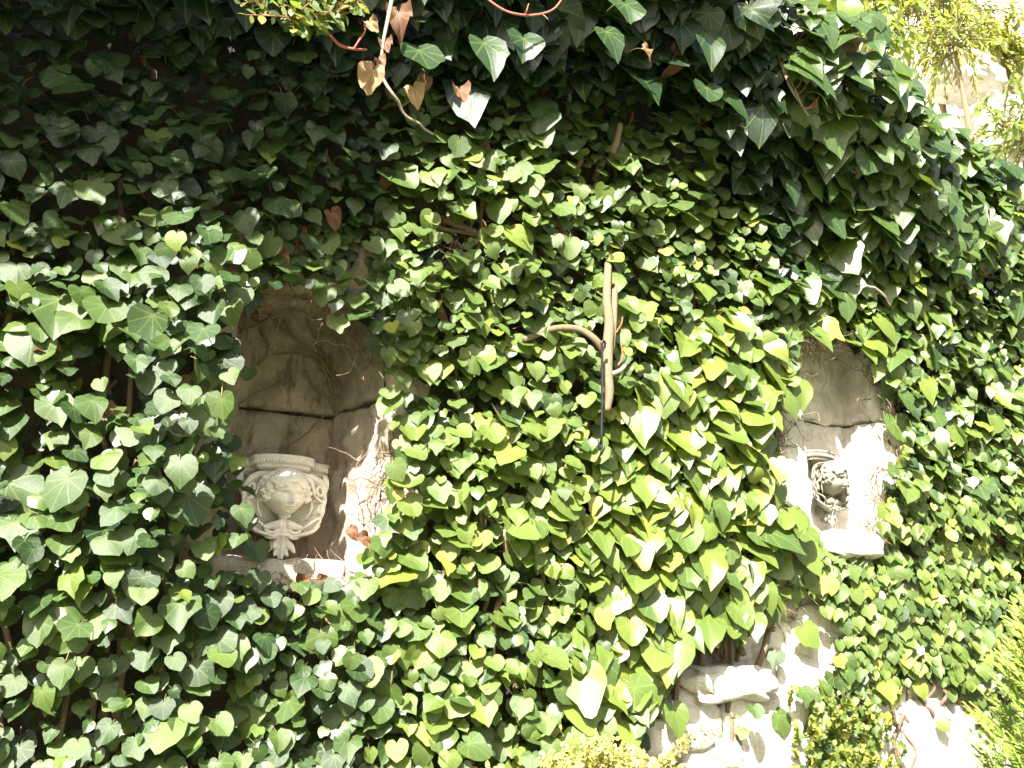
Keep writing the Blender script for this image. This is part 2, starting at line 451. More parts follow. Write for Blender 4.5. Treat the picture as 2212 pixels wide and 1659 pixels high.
block('jamb', M_PALE, LN['x1'] + 0.004, LN['x1'] + 0.14, -0.012, 0.36, 2.056, LN['z1'] + 0.03, amp=0.012, rnd=0.02, n=16, seed=5, shear=splay, freq=16)
block('lintel', M_SLAB, LN['x0'] - 0.12, LN['x1'] + 0.15, -0.01, 0.36, LN['z1'], LN['z1'] + 0.16, amp=0.01, n=18, seed=6)
block('sill', M_PALE, LN['x0'] - 0.03, LN['x1'] - 0.01, -0.030, 0.30, LN['z0'] - 0.078, LN['z0'], amp=0.007, rnd=0.014, n=22, seed=7)
block('sill', M_PALE, LN['x1'] - 0.006, LN['x1'] + 0.16, -0.026, 0.30, LN['z0'] - 0.082, LN['z0'] - 0.006, amp=0.008, rnd=0.014, n=14, seed=17)

zj = 2.20
block('back_slab', M_WHITE, RN['x0'] - 0.08, RN['x1'] + 0.03, 0.152, 0.25, RN['z0'] - 0.05, zj - 0.002, amp=0.003, n=22, seed=8)
block('back_slab', M_WHITE, RN['x0'] - 0.08, RN['x1'] + 0.03, 0.138, 0.25, zj + 0.003, RN['z1'] + 0.06, amp=0.014, rnd=0.02, n=26, seed=9)
block('jamb', M_WHITE, RN['x0'] - 0.115, RN['x0'], -0.035, 0.24, RN['z0'] - 0.02, 2.215, amp=0.007, rnd=0.03, n=22, seed=10)
block('jamb', M_PALE, RN['x0'] - 0.14, RN['x0'] + 0.0, -0.006, 0.24, 2.225, RN['z1'] + 0.05, amp=0.014, rnd=0.025, n=18, seed=11)
block('jamb', M_WHITE, RN['x1'], RN['x1'] + 0.10, -0.020, 0.24, RN['z0'] - 0.02, 2.195, amp=0.006, rnd=0.012, n=22, seed=12)
block('jamb', M_WHITE, RN['x1'] - 0.004, RN['x1'] + 0.14, -0.012, 0.24, 2.201, RN['z1'] + 0.04, amp=0.014, rnd=0.03, n=16, seed=13)
block('lintel', M_PALE, RN['x0'] - 0.12, RN['x1'] + 0.12, -0.004, 0.2, RN['z1'], RN['z1'] + 0.14, amp=0.012, n=16, seed=14)
block('sill', M_WHITE, RN['x0'] - 0.06, RN['x1'] + 0.0, -0.035, 0.16, RN['z0'] - 0.10, RN['z0'], amp=0.014, rnd=0.025, n=24, seed=15, freq=18)

def boulder(px, py, off, sx_, sy_, sz_, seed, mat=None, n=16):
    c = at(px, py, off)
    V, T = ellipsoid((0, 0, 0), (1, 1, 1), None, 22, 15)
    out = []
    for v in V:
        p = Vector(v); q = p.copy()
        for a in range(3): q[a] = math.copysign(abs(q[a]) ** 0.62, q[a])
        q *= 1 + 0.28 * noise.fractal(p * 1.9 + Vector((seed * 3.1, 0, seed)), 1.0, 2.0, 5)
        out.append((q.x * sx_, q.y * sy_, q.z * sz_))
    return np.array(out) + c, T
for i, (px, py, off, a, b, c) in enumerate([
        (1565, 1475, .02, .19, .08, .055), (1475, 1560, .0, .13, .05, .09), (1640, 1565, .0, .20, .05, .12), (1545, 1645, .0, .17, .05, .08), (1700, 1660, .0, .16, .05, .09),
        (1760, 1385, -.01, .13, .04, .12), (1735, 1480, .0, .13, .04, .10), (1850, 1640, .0, .15, .05, .09), (2020, 1620, .0, .24, .05, .14),
        (1985, 1540, .0, .12, .05, .05), (2120, 1640, .02, .12, .06, .10), (1420, 1600, .02, .08, .05, .06), (1830, 1180, .03, .14, .08, .05),
        (1930, 980, .0, .07, .05, .13), (1790, 1560, .01, .1, .05, .06), (1660, 1250, .0, .12, .04, .14), (1460, 1180, -.01, .12, .03, .12), (1440, 1420, -.01, .12, .03, .10)]):
    V, T = boulder(px, py, off, a, b, c, i + 1)
    link('stone', mesh_np('stone', V, T), M_WHITE if i not in (15, 16, 17) else M_PALE, WALL)

# rocks on the terrace behind the wall, top right
for i, (px, py, off, a, b, c, lab) in enumerate([
        (2085, 170, -0.9, .24, .22, .11, 'big white sunlit rock on the bank above the ivy, left of the yellow leaved bush'),
        (2160, 285, -0.7, .20, .18, .20, 'low white rock below the yellow leaved bush at the wall top'),
        (2215, 130, -1.6, .45, .3, .34, 'pale grey rock behind the yellow leaved bush by the frame edge'),
        (1800, 70, -1.4, .30, .25, .16, 'small white rock under the willow like tree on the bank')]):
    V, T = boulder(px, py, off, a, b, c, i + 40)
    c0 = V.mean(0)
    o = link('rock', mesh_np('rock', V - c0, T), M_WHITE); o.location = c0
    tag(o, lab, 'rock', 'rocks on the bank above the wall')

# ------------------------------------------------------------------ the carved corbels (x right, -y out of the wall, z up from the lowest leaf), metres
def mm(*pts): return np.array(pts, float) / 1000.0

def plan_path(depth, w_in, w_out, y_end, n=30):
    """front outline of the tray seen from above: straight wings, a step, a bowed middle"""
    P = [(-w_out, 0), (-w_out, y_end), (-w_in - 14, y_end - 6), (-w_in, y_end - 14)]
    for k in range(n + 1):
        a = math.pi * (k / n - 0.5)
        P.append((w_in * math.sin(a) * 0.97, y_end - 24 - (depth - 24 + y_end) * math.cos(a) ** 0.8))
    P += [(w_in, y_end - 14), (w_in + 14, y_end - 6), (w_out, y_end), (w_out, 0)]
    return np.array(P, float)

def tray_mesh():
    g = Geo(); prof = [(0, 275), (5, 273), (6.5, 269), (6, 265), (2.5, 263.5), (3.5, 261), (2.5, 254), (-3, 247), (-6, 245), (-5, 242), (-6, 238), (-12, 235), (-19, 231), (-24, 226)]
    P = plan_path(106, 82, 124, -44)
    tg = np.gradient(P, axis=0); nrm = np.stack([tg[:, 1], -tg[:, 0]], 1); nrm /= np.linalg.norm(nrm, axis=1)[:, None] + 1e-9
    nrm[0] = (-1, 0); nrm[-1] = (1, 0); nrm[1] = (-.7, -.7); nrm[-2] = (.7, -.7)
    rows = []
    for o, z in prof:
        q = P + nrm * (o - 6)
        q[:, 1] = np.minimum(q[:, 1], 0)
        rows.append(np.column_stack([q, np.full(len(q), z)]))
    V = np.concatenate(rows) / 1000; n = len(P); T = []
    for j in range(len(prof) - 1):
        for i in range(n - 1):
            T.append((j * n + i, (j + 1) * n + i, (j + 1) * n + i + 1, j * n + i + 1))
    g.add(V, np.array(T))
    for j, rev in ((0, False), (len(prof) - 1, True)):
        row = rows[j] / 1000; c = row.mean(0); c[1] = -0.02
        W = np.vstack([row, [(row[0] + row[-1]) / 2]]); m = len(row)
        tri = np.array([(m, i, i + 1) for i in range(m - 1)])
        g.add(W, tri[:, ::-1] if rev else tri)
    return g.mesh('tray'), P, nrm

def egg_mesh(P, nrm):
    """egg-and-dart eggs standing on the swelling of the tray edge"""
    g = Geo()
    d = np.r_[0, np.cumsum(np.linalg.norm(np.diff(P, axis=0), axis=1))]
    for s in np.arange(26, d[-1] - 22, 8.2):
        x = np.interp(s, d, P[:, 0]); y = np.interp(s, d, P[:, 1]); nx = np.interp(s, d, nrm[:, 0]); ny = np.interp(s, d, nrm[:, 1])
        a = math.atan2(-nx, ny)
        rot = Matrix.Rotation(math.atan2(ny, nx) + math.pi / 2, 3, 'Z')
        V, T = ellipsoid(((x + nx * -4.5) / 1000, (y + ny * -4.5) / 1000, 0.2548), (0.0033, 0.0036, 0.0078), rot, 8, 6)
        g.add(V, T)
    return g.mesh('egg_moulding')

def head_mesh():
    nu, nv = 176, 150
    th = np.linspace(0.02, math.pi - 0.02, nv)[:, None]; ph = np.linspace(0, 2 * math.pi, nu, endpoint=False)[None, :]
    x = np.sin(th) * np.cos(ph); y = np.sin(th) * np.sin(ph); z = np.cos(th) * np.ones_like(ph)
    u, v = x, z
    wdt = 39.5 + 2.0 * np.exp(-((v + 0.25) / 0.3) ** 2) - 15.0 * np.clip(-v - 0.38, 0, 1) ** 1.3
    X = x * wdt; Y = y * 48; Z = z * 53
    front = np.clip(-y, 0, 1) ** 0.35
    h = np.zeros_like(u + v)
    def G(A, u0, v0, su, sv): return A * np.exp(-((u - u0) / su) ** 2 - ((v - v0) / sv) ** 2)
    for s in (-1, 1):
        h += G(-7.6, s * .42, -.09, .25, .125) + G(6.6, s * .43, -.125, .15, .062) + G(2.2, s * .43, -.060, .19, .020) + G(1.0, s * .43, -.185, .18, .025)
        h += G(-1.3, s * .43, -.015, .22, .025) + G(2.6, s * .42, .09, .30, .065) + G(4.2, s * .52, -.46, .27, .22) + G(3.0, s * .12, -.465, .065, .05)
        h += G(-2.0, s * .07, -.525, .045, .025) + G(-1.2, s * .30, -.64, .06, .08) + G(-3.0, s * .36 + .04, -.118, .045, .042)
    h += G(5.0, 0, -.18, .10, .20) + G(10.5, 0, -.44, .115, .085) + G(4, 0, -.33, .09, .12)
    h += G(-1.5, 0, -.555, .05, .035) + G(3.6, -.06, -.615, .10, .034) + G(3.6, .06, -.615, .10, .034) + G(2.2, 0, -.63, .25, .04)
    h += G(-3.2, 0, -.658, .24, .014) + G(4.2, 0, -.70, .15, .036) + G(-2.0, 0, -.775, .18, .035) + G(5.0, 0, -.88, .20, .09) + G(2, 0, .25, .6, .2)
    Y = Y - 1.3 * h * front
    V = np.stack([X, Y, Z], -1).reshape(-1, 3) / 1000
    i = np.arange((nv - 1) * nu); r, c = i // nu, i % nu; c2 = (c + 1) % nu
    T = np.stack([r * nu + c, r * nu + c2, (r + 1) * nu + c2, (r + 1) * nu + c], 1)[:, ::-1]
    g = Geo(); g.add(V, T)
    for k, rv in ((0, 1), (nv - 1, 0)):
        ring = np.arange(nu) + k * nu
        cc = V[ring].mean(0); W = np.vstack([V[ring], cc]); t = np.array([(q, (q + 1) % nu, nu) for q in range(nu)])
        g.add(W, t[:, ::-1] if rv else t)
    return g.mesh('head')

def hair_mesh():
    g = Geo(); rr = random.Random(3)
    sk = lambda a, b, k=1.0: np.array([math.cos(b) * math.sin(a) * 45, -math.cos(b) * math.cos(a) * 50, math.sin(b) * 58]) * k
    V, T = ellipsoid((0, 0.006, 0.011), (0.043, 0.046, 0.0485), None, 32, 20); V = V[:, :]
    keep = V.copy(); keep[:, 2] = np.maximum(keep[:, 2], 0.012 + np.clip((-keep[:, 1] - 0.005), 0, 0.05) * 0.42)
    g.add(keep, T)
    # locks: from the crown outwards to the brow and the sides, each ending in a curl
    for ring, (b0, b1, cnt, rad) in enumerate([(1.35, 0.72, 13, 6.6), (1.05, 0.50, 15, 6.2), (0.75, 0.36, 15, 5.4)]):
        for k in range(cnt):
            a = -1.75 + 3.5 * (k + 0.5) / cnt + rr.uniform(-.08, .08)
            drop = 0.62 * max(0, abs(a) - 0.75)
            bb0, bb1 = b0 - drop * 0.6, b1 - drop * 1.25 + rr.uniform(-.07, .07)
            ph = rr.uniform(0, 6.28); sg = rr.choice((-1, 1)); pts = []
            for t in np.linspace(0, 1, 9):
                b = bb0 + (bb1 - bb0) * t; wob = 0.17 * math.sin(3.2 * t * 2 + ph) * (0.4 + t)
                pts.append(sk(a + wob, b, 1.0 + 0.05 * math.sin(math.pi * t)))
            e = pts[-1]
            for q in np.linspace(0.5, 4.4, 7):            # the curled end
                rc = 6.4 * (1 - q / 7)
                pts.append(e + np.array([sg * rc * math.sin(q), -1.2 - 0.5 * q, -rc * (1 - math.cos(q)) * 0.55]))
            V, T = tube(smooth_path(np.array(pts) / 1000, 2), [rad * .55 / 1000, rad / 1000, rad * .8 / 1000, rad * .62 / 1000, .0026], 8)
            g.add(V, T)
    for s in (-1, 1):                                       # big curls over the ears
        for (x, y, z, r) in ((44, -6, 16, 12), (46, -10, 0, 12), (43, -14, -14, 10), (41, -4, 32, 12), (38, -20, 2, 8)):
            c = np.array([s * x, y, z])
            pts = [c + np.array([s * r * .62 * math.cos(q) * (1 - q / 9), -3 - q * .7, r * .62 * math.sin(q) * (1 - q / 9)]) for q in np.linspace(0, 6.6, 15)]
            V, T = tube(np.array(pts) / 1000, [.0045, .0042, .0032], 8); g.add(V, T)
            V, T = ellipsoid(c / 1000 + np.array([0, .004, 0]), (r * .8 / 1000, .008, r * .8 / 1000), None, 12, 8); g.add(V, T)
    return fused('hair', g, 0.0012, 1)

OUT_R = mm((16, 0, 236), (52, 0, 234), (73, 0, 229), (90, 0, 214), (98, 0, 190), (99, 0, 164), (96, 0, 135), (89, 0, 108), (79, 0, 88), (64, 0, 73), (46, 0, 66), (26, 0, 64), (0, 0, 66))
def outline_pts(n=10):
    A = smooth_path(OUT_R, 6); B = A[::-1][1:] * np.array([-1.02, 1, 1])
    return np.vstack([A, B])                                   # from top right round the bottom to top left

def shell_mesh():
    """hollow fan behind the head: ribs run from its foot to a rim that comes forward"""
    g = Geo(); E = outline_pts(); foot = mm((0, 0, 99))[0]; ns = 26; ne = len(E)
    def surf(back):
        V = []
        for i, e in enumerate(E):
            for k in range(ns + 1):
                s = k / ns; p = foot + (e - foot) * s
                y = -0.020 - 0.050 * s ** 1.7
                if not back:
                    y -= 0.0042 * math.sin(i * 2 * math.pi / 2.6) * min(1, s * 2.2) * (1 - s ** 6)
                    y -= 0.006 * math.exp(-((s - 0.72) / 0.05) ** 2) + 0.008 * math.exp(-((s - 0.95) / 0.05) ** 2)
                else: y = min(-0.002, y + 0.012)
                V.append((p[0], y, p[2]))
        return np.array(V)
    T = []
    for i in range(ne - 1):
        for k in range(ns):
            a = i * (ns + 1) + k; T.append((a, a + ns + 1, a + ns + 2, a + 1))
    T = np.array(T); n1 = ne * (ns + 1)
    Vf, Vb = surf(False), surf(True)
    rim = np.array([(i * (ns + 1) + ns, i * (ns + 1) + ns + n1, (i + 1) * (ns + 1) + ns + n1, (i + 1) * (ns + 1) + ns) for i in range(ne - 1)])
    g.add(np.vstack([Vf, Vb]), np.vstack([T, T[:, ::-1] + n1, rim]))
    return g.mesh('shell')

def ribbon_mesh():
    """rolled strapwork on the rim, looping round two open holes a side"""
    g = Geo(); E = outline_pts(); rr = random.Random(8)
    y = lambda p: -0.072
    Q = E.copy(); Q[:, 1] = -0.070 - 0.003 * np.sin(np.arange(len(E)) * 0.9)
    V, T = tube(Q, [.0036, .004, .0036], 7, flat=1.0); g.add(V, T)
    for s in (-1, 1):
        def loop(c, a, b, tilt, rad):
            pts = []
            for q in np.linspace(0, 2 * math.pi, 20):
                px, pz = a * math.cos(q), b * math.sin(q)
                pts.append((s * (c[0] + px * math.cos(tilt) - pz * math.sin(tilt)), -74 - 2 * math.cos(q), c[1] + px * math.sin(tilt) + pz * math.cos(tilt)))
            V, T = tube(mm(*pts), rad / 1000, 7); g.add(V, T)
        loop((84, 189), 7, 13, 0.25, 4.2); loop((86, 140), 4.5, 11, -0.15, 3.6)
        for P, r in (([(26, -60, 234), (44, -72, 226), (58, -78, 215), (66, -78, 196), (70, -76, 178)], (5, 6, 3)),
                     ([(70, -76, 178), (80, -78, 166), (90, -76, 160), (96, -70, 148)], (3, 5, 3)),
                     ([(92, -72, 118), (72, -80, 108), (58, -80, 96), (44, -76, 84)], (3, 4.6, 3)),
                     ([(60, -66, 176), (66, -72, 150), (62, -72, 128), (52, -66, 112)], (2.2, 3, 2)),
                     ([(90, -66, 96), (76, -76, 82), (58, -78, 72), (36, -74, 66)], (3, 5.5, 4))):
            pp = mm(*P) * np.array([s, 1, 1]); V, T = tube(smooth_path(pp, 5), [q / 1000 for q in r], 7); g.add(V, T)
    return fused('ribbon', g, 0.0017, 2)

def leaf_blade(path, width, thick=4.0):
    """thick carved leaf along a path: flattened tube with a raised rib"""
    P = smooth_path(mm(*path), 6)
    w_ = np.interp(np.linspace(0, 1, len(P)), np.linspace(0, 1, len(width)), width) / 1000
    e = P[-1] - P[-2]; e = e / np.linalg.norm(e) * w_[-1]                # rounded tip
    P = np.vstack([P, P[-1] + e * .5, P[-1] + e * .85, P[-1] + e]); w_ = np.r_[w_, w_[-1] * .87, w_[-1] * .53, w_[-1] * .1]
    V, T = tube(P, w_, 12, flat=thick / max(width), up=(0, -1, 0.12))
    return V, T

def pendant_mesh():
    g = Geo()
    def both(path, width, thick):
        for s in (-1, 1):
            g.add(*leaf_blade([(s * a, b, c) for a, b, c in path], width, thick))
    g.add(*leaf_blade([(0, -62, 108), (0, -72, 92), (0, -66, 66), (0, -58, 40), (0, -56, 16), (0, -60, 3)], [9, 12, 10, 9, 11, 6], 6))
    g.add(*leaf_blade([(0, -70, 106), (0, -77, 90), (0, -71, 64), (0, -63, 40), (0, -62, 18), (0, -66, 5)], [2, 3, 3, 2.5, 3, 1.5], 3))
    both([(5, -66, 108), (9, -74, 92), (9, -68, 68), (12, -60, 48), (17, -58, 30)], [4, 5, 5, 7, 4], 4)
    both([(6, -58, 40), (11, -58, 22), (15, -62, 12)], [6, 7, 4], 5)
    both([(14, -54, 52), (24, -54, 36), (32, -58, 22)], [7, 10, 5], 5)
    both([(12, -56, 56), (16, -60, 42), (18, -64, 32)], [5, 7, 4], 5)
    both([(9, -70, 74), (20, -70, 62), (34, -66, 60), (45, -62, 66)], [4, 7, 6, 3], 5)
    both([(11, -72, 82), (24, -74, 72), (38, -72, 74), (44, -68, 84)], [4, 5, 5, 3], 4)
    for k, s in enumerate((-1, 1)):                              # scaly pods
        c0, c1 = np.array([s * 12, -72, 94.]), np.array([s * 44, -72, 86.])
        for t in np.linspace(0, 1, 7):
            r = 13 * (1 - 0.55 * t)
            p = c0 + (c1 - c0) * t
            for q in np.linspace(0, 2 * math.pi, 8, endpoint=False) + t * 2.0:
                V, T = ellipsoid((p + np.array([0, r * .55 * math.cos(q), r * .62 * math.sin(q)])) / 1000, (.0058 * (1 - .3 * t), .0048 * (1 - .3 * t), .0050 * (1 - .3 * t)), None, 10, 7)
                g.add(V, T)
    V, T = ellipsoid(mm((0, -30, 62))[0], (.026, .032, .034), None, 18, 12); g.add(V, T)
    V, T = ellipsoid(mm((0, -36, 34))[0], (.013, .024, .026), None, 16, 10); g.add(V, T)
    return fused('pendant', g, 0.0013, 1)

def bow_mesh():
    g = Geo()
    V, T = ellipsoid(mm((2, -50, 116))[0], (.011, .02, .017), None, 16, 10); g.add(V, T)
    for s in (-1, 1):
        V, T = ellipsoid(mm((2 + s * 8, -66, 117))[0], (.0085, .006, .0055), Matrix.Rotation(s * -.5, 3, 'Y'), 12, 8); g.add(V, T)
    V, T = ellipsoid(mm((2, -70, 115))[0], (.004, .004, .005), None, 10, 8); g.add(V, T)
    return fused('neck_bow', g, 0.0014, 2)

def ear_mesh(s):
    """plaited ear of corn hanging under the tray's wing"""
    g = Geo(); P = smooth_path(mm((s * 104, -30, 236), (s * 106, -36, 216), (s * 104, -38, 194), (s * 99, -36, 172)), 4)
    n = len(P)
    for i, p in enumerate(P):
        r = 7.2 * math.sin(math.pi * (0.18 + 0.78 * i / (n - 1))) / 1000
        for q in (-1, 1):
            V, T = ellipsoid(p + np.array([q * r * .5, -.003, 0]), (r * .75, r * .7, .0062), Matrix.Rotation(q * .6, 3, 'Y'), 10, 7); g.add(V, T)
    return fused('corn_ear', g, 0.0014, 1)

def build_corbel(label, loc, rotz, rotx, mat, src=None):
    root = empty('corbel', loc, label, 'corbel', 'carved cherub corbels in the niches')
    root.rotation_euler = (rotx, 0, rotz); root.scale = (1.13, 1.0, 1.0)
    if src is None:
        tm, P, nrm = tray_mesh()
        ms = dict(tray=tm, egg_moulding=egg_mesh(P, nrm), shell=shell_mesh(), ribbon=ribbon_mesh(), pendant=pendant_mesh(), neck_bow=bow_mesh(), head=head_mesh(), hair=hair_mesh(), ear_l=ear_mesh(-1), ear_r=ear_mesh(1))
    else:
        ms = {k: m.copy() for k, m in src.items()}
        for m in ms.values(): m.materials.clear()
    for m in ms.values(): m.materials.append(mat)
    def part(name, key, parent, l=(0, 0, 0), rz=0.0, rx=0.0):
        o = bpy.data.objects.new(name, ms[key]); COL.objects.link(o); o.parent = parent; o.location = l; o.rotation_euler = (rx, 0, rz); return o
    tr = part('tray', 'tray', root, (0, -0.010, 0.000), 0.0, R(-13)); part('egg_moulding', 'egg_moulding', tr)
    sh = part('shell', 'shell', root); part('ribbon', 'ribbon', sh)
    part('pendant', 'pendant', root); part('neck_bow', 'neck_bow', root)
    part('corn_ear', 'ear_l', root); part('corn_ear', 'ear_r', root)
    hd = part('head', 'head', root, (-0.003, -0.068, 0.178), R(9), R(-1)); hd.scale = (1.2, 1.15, 1.14); part('hair', 'hair', hd)
    return ms
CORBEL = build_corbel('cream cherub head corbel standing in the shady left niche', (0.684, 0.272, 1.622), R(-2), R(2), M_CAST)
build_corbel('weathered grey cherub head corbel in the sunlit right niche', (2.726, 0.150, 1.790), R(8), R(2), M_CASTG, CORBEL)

# ------------------------------------------------------------------ ivy leaves
# outline seen from the leaf's stalk: (angle from the tip, reach)
OUTL = dict(
    heart=[(0, .95), (.15, .86), (.40, .765), (.72, .71), (1.08, .675), (1.45, .62), (1.85, .55), (2.25, .48), (2.65, .38), (2.95, .21)],
    lobed=[(0, .96), (.15, .82), (.40, .70), (.68, .67), (.93, .73), (1.15, .68), (1.50, .60), (1.92, .55), (2.35, .43), (2.85, .22)],
    star=[(0, 1.0), (.14, .74), (.40, .50), (.62, .52), (.88, .84), (1.08, .60), (1.45, .42), (1.85, .60), (2.3, .40), (2.85, .18)],
    long=[(0, 1.15), (.12, 1.0), (.34, .82), (.62, .70), (.90, .64), (1.2, .57), (1.6, .50), (2.1, .43), (2.55, .34), (2.95, .18)],
    broad=[(0, .86), (.24, .80), (.52, .72), (.85, .70), (1.2, .68), (1.55, .62), (1.95, .54), (2.35, .46), (2.7, .36), (2.97, .20)])

def leaf_variant(kind, r_):
    K = OUTL[kind]; pts = []
    asym = r_.uniform(-.09, .09)
    for sgn in (1, -1):
        side = []
        for a, q in K:
            q2 = q * (1 + r_.normal(0, .035)) * (1 + sgn * asym * (0.3 < a))
            side.append((sgn * (a + r_.normal(0, .02)) if a > 0 else 0.0, q2))
        pts.append(side)
    ring = pts[0] + [(math.pi, .07)] + pts[1][:0:-1]
    B = np.array([(q * math.sin(a), q * math.cos(a)) for a, q in ring])
    n = len(B)
    V = np.vstack([[(0, .015)], B * .52, B]); T = []
    for i in range(n):
        j = (i + 1) % n
        T += [(0, 1 + j, 1 + i), (1 + i, 1 + j, 1 + n + j), (1 + i, 1 + n + j, 1 + n + i)]
    x, y = V[:, 0], V[:, 1]; rr = np.hypot(x, y); th = np.arctan2(x, y)
    fold = r_.uniform(.05, .36) if r_.random() < .75 else r_.uniform(-.15, .05)
    cup = r_.uniform(-.26, .16); dr = r_.uniform(-.34, .05); wv = r_.uniform(.02, .11); k = r_.integers(2, 5); ph = r_.uniform(0, 6.28)
    z = fold * np.sqrt(x ** 2 + .012) + cup * rr ** 2 + dr * np.maximum(y, 0) ** 2 + wv * rr ** 1.6 * np.sin(k * th + ph) + r_.uniform(-.25, .25) * x * np.maximum(y, 0)
    if kind == 'dead':
        b = r_.uniform(.3, 1.0); x = x * .85; z = np.abs(x) ** 1.3 * b + .25 * np.sin(7 * y + ph) * rr ** 2 - .5 * np.maximum(y, 0) ** 2 + .13 * np.sin(11 * x + 6 * y + ph) * rr + .08 * np.sin(19 * y - 9 * x)
        x = x * (1 - .28 * np.abs(x) * b); y = y * .92
    P = np.column_stack([x, y, z]); uv = V.copy()
    # stalk: bends back from the blade to the stem behind
    L = r_.uniform(.7, 1.3); b = r_.uniform(-.25, .25)
    path = np.array([(0, .02, -.005), (b * .2, -.22 * L, -.04), (b * .6, -.50 * L, -.22), (b, -.72 * L, -.62)])
    SV, ST = tube(path, [.020, .024], 3)
    T = np.array(T, int)
    return np.vstack([P, SV]), np.vstack([T, ST + len(P)]), np.vstack([uv, np.full((len(SV), 2), 5.0)])

OUTL['dead'] = OUTL['heart']
LV = {k: [leaf_variant(k, rng) for _ in range(12)] for k in OUTL}
LV_ME = {}
def leaf_mesh(kind, i, mat):
    key = (kind, i, mat.name)
    if key not in LV_ME:
        V, T, U = LV[kind][i]
        me = mesh_np('leaf', V, T, U); me.materials.append(mat); LV_ME[key] = me
    return LV_ME[key]

def inside(poly, x, y):
    p = np.array(poly, float); r_ = np.zeros(np.shape(x), bool); j = len(p) - 1
    for i in range(len(p)):
        c = ((p[i, 1] > y) != (p[j, 1] > y)) & (x < (p[j, 0] - p[i, 0]) * (y - p[i, 1]) / (p[j, 1] - p[i, 1] + 1e-12) + p[i, 0])
        r_ ^= c; j = i
    return r_

NICHE_L = [(500, 700), (535, 660), (600, 640), (680, 650), (735, 690), (785, 730), (832, 795), (826, 900), (866, 960), (854, 1010), (838, 1080), (826, 1150), (808, 1205), (775, 1236), (705, 1272), (640, 1290), (565, 1290), (545, 1225), (530, 1140), (535, 1060), (505, 1010), (497, 960), (490, 880), (492, 780)]
NICHE_R = [(1668, 915), (1705, 880), (1722, 820), (1685, 770), (1760, 735), (1850, 765), (1900, 820), (1945, 890), (1925, 960), (1915, 1040), (1905, 1140), (1875, 1165), (1800, 1185), (1740, 1155), (1705, 1090), (1668, 1000)]
BARE = [[(1385, 1560), (1470, 1420), (1560, 1385), (1640, 1375), (1680, 1310), (1750, 1300), (1815, 1375), (1800, 1480), (1730, 1510), (1760, 1560), (1740, 1690), (1360, 1690)],
        [(1905, 1560), (1985, 1490), (2100, 1530), (2140, 1690), (1890, 1690)]]
SPARSE = [[(1660, 900), (1700, 880), (1720, 1150), (1700, 1330), (1660, 1330), (1650, 1050)], [(1900, 840), (1960, 880), (1950, 1000), (1900, 1170)], [(930, 460), (1060, 470), (1040, 570), (960, 540)]]
OVERHANG = [(-900, -900), (3200, -900), (3200, 300), (2230, 340), (2130, 560), (2040, 600), (1930, 560), (1720, 640), (1660, 600), (1640, 470), (1560, 330), (1500, 230), (1300, 200), (1020, 215), (960, 190), (840, 215), (700, 120), (520, 100), (150, 60), (-900, 40)]
PALE = [(1270, 1100), (1330, 960), (1400, 850), (1480, 720), (1560, 690), (1660, 740), (1690, 860), (1660, 960), (1720, 1100), (1790, 1240), (1760, 1340), (1650, 1430), (1500, 1480), (1440, 1580), (1290, 1600), (1230, 1500), (1330, 1340), (1260, 1240)]
CARPET = [(1700, 1180), (1830, 1180), (1930, 1110), (2010, 1080), (3300, 1000), (3300, 2600), (1690, 2600), (1690, 1330)]

def sstep(a, b, x):
    t = np.clip((x - a) / (b - a), 0, 1); return t * t * (3 - 2 * t)

def vnoise(x, z, s, seed):
    return np.array([noise.noise(Vector((a * s, b * s, seed))) for a, b in zip(x, z)])

def thickness(x, z):
    """how far the ivy stands out from the wall: thin below, a heavy brow at the top"""
    zb = np.interp(x, [-3, 0, 1.4, 2.4, 3.0, 4.2, 7], [2.60, 2.66, 2.98, 2.80, 2.50, 2.35, 2.3])
    amp = np.interp(x, [-3, 0, 1.5, 2.5, 3.2, 5], [.42, .38, .27, .27, .13, .11])
    t = 0.105 + amp * sstep(0, .62, z - zb) ** 1.2
    t += 0.045 * vnoise(x, z, 2.3, 4.0) + 0.03 * vnoise(x, z, 6.0, 8.0)
    t = np.where((x > 2.2) & (z < 1.75), t * .55, t)
    t += .15 * np.exp(-((x - .35) / .17) ** 2 - ((z - 2.08) / .48) ** 2) - .055 * np.exp(-((x - 2.72) / .30) ** 2 - ((z - 2.3) / .45) ** 2) - .07 * np.exp(-((x - .74) / .22) ** 2 - ((z - 2.45) / .18) ** 2) + .24 * sstep(3.0, 3.3, z) * sstep(.5, -.1, x)  # unseen eave at top left and bulge by left niche, added to cast shade
    # thinned over both niches to let sun in, bulged left of one for shade
    return np.maximum(t, 0.035)

PLANTS = {
    'overhang': ('large dark glossy leaved ivy hanging in a shaded brow from the wall top', M_GLOSS, M_GLOSS_O),
    'left': ('dark green ivy with curled leaves around the left niche', M_LEAF, M_LEAF_O),
    'centre': ('dense bright sunlit ivy covering the wall between the two niches', M_LEAF, M_LEAF_O),
    'pale': ('pale large leaved ivy trailing down left of the sunlit right niche', M_GLOSS, M_GLOSS_O),
    'right': ('mixed leaved ivy around the upper right of the right niche', M_GLOSS, M_GLOSS_O),
    'carpet': ('flat small leaved grey green ivy below the right niche', M_LEAF, M_LEAF_O)}
IVY = {k: empty('ivy_plant', (x, -0.02, 0), v[0], 'ivy', 'ivy plants climbing the garden wall') for (k, v), x in zip(PLANTS.items(), (1.0, 0.2, 1.5, 2.2, 3.3, 2.9))}

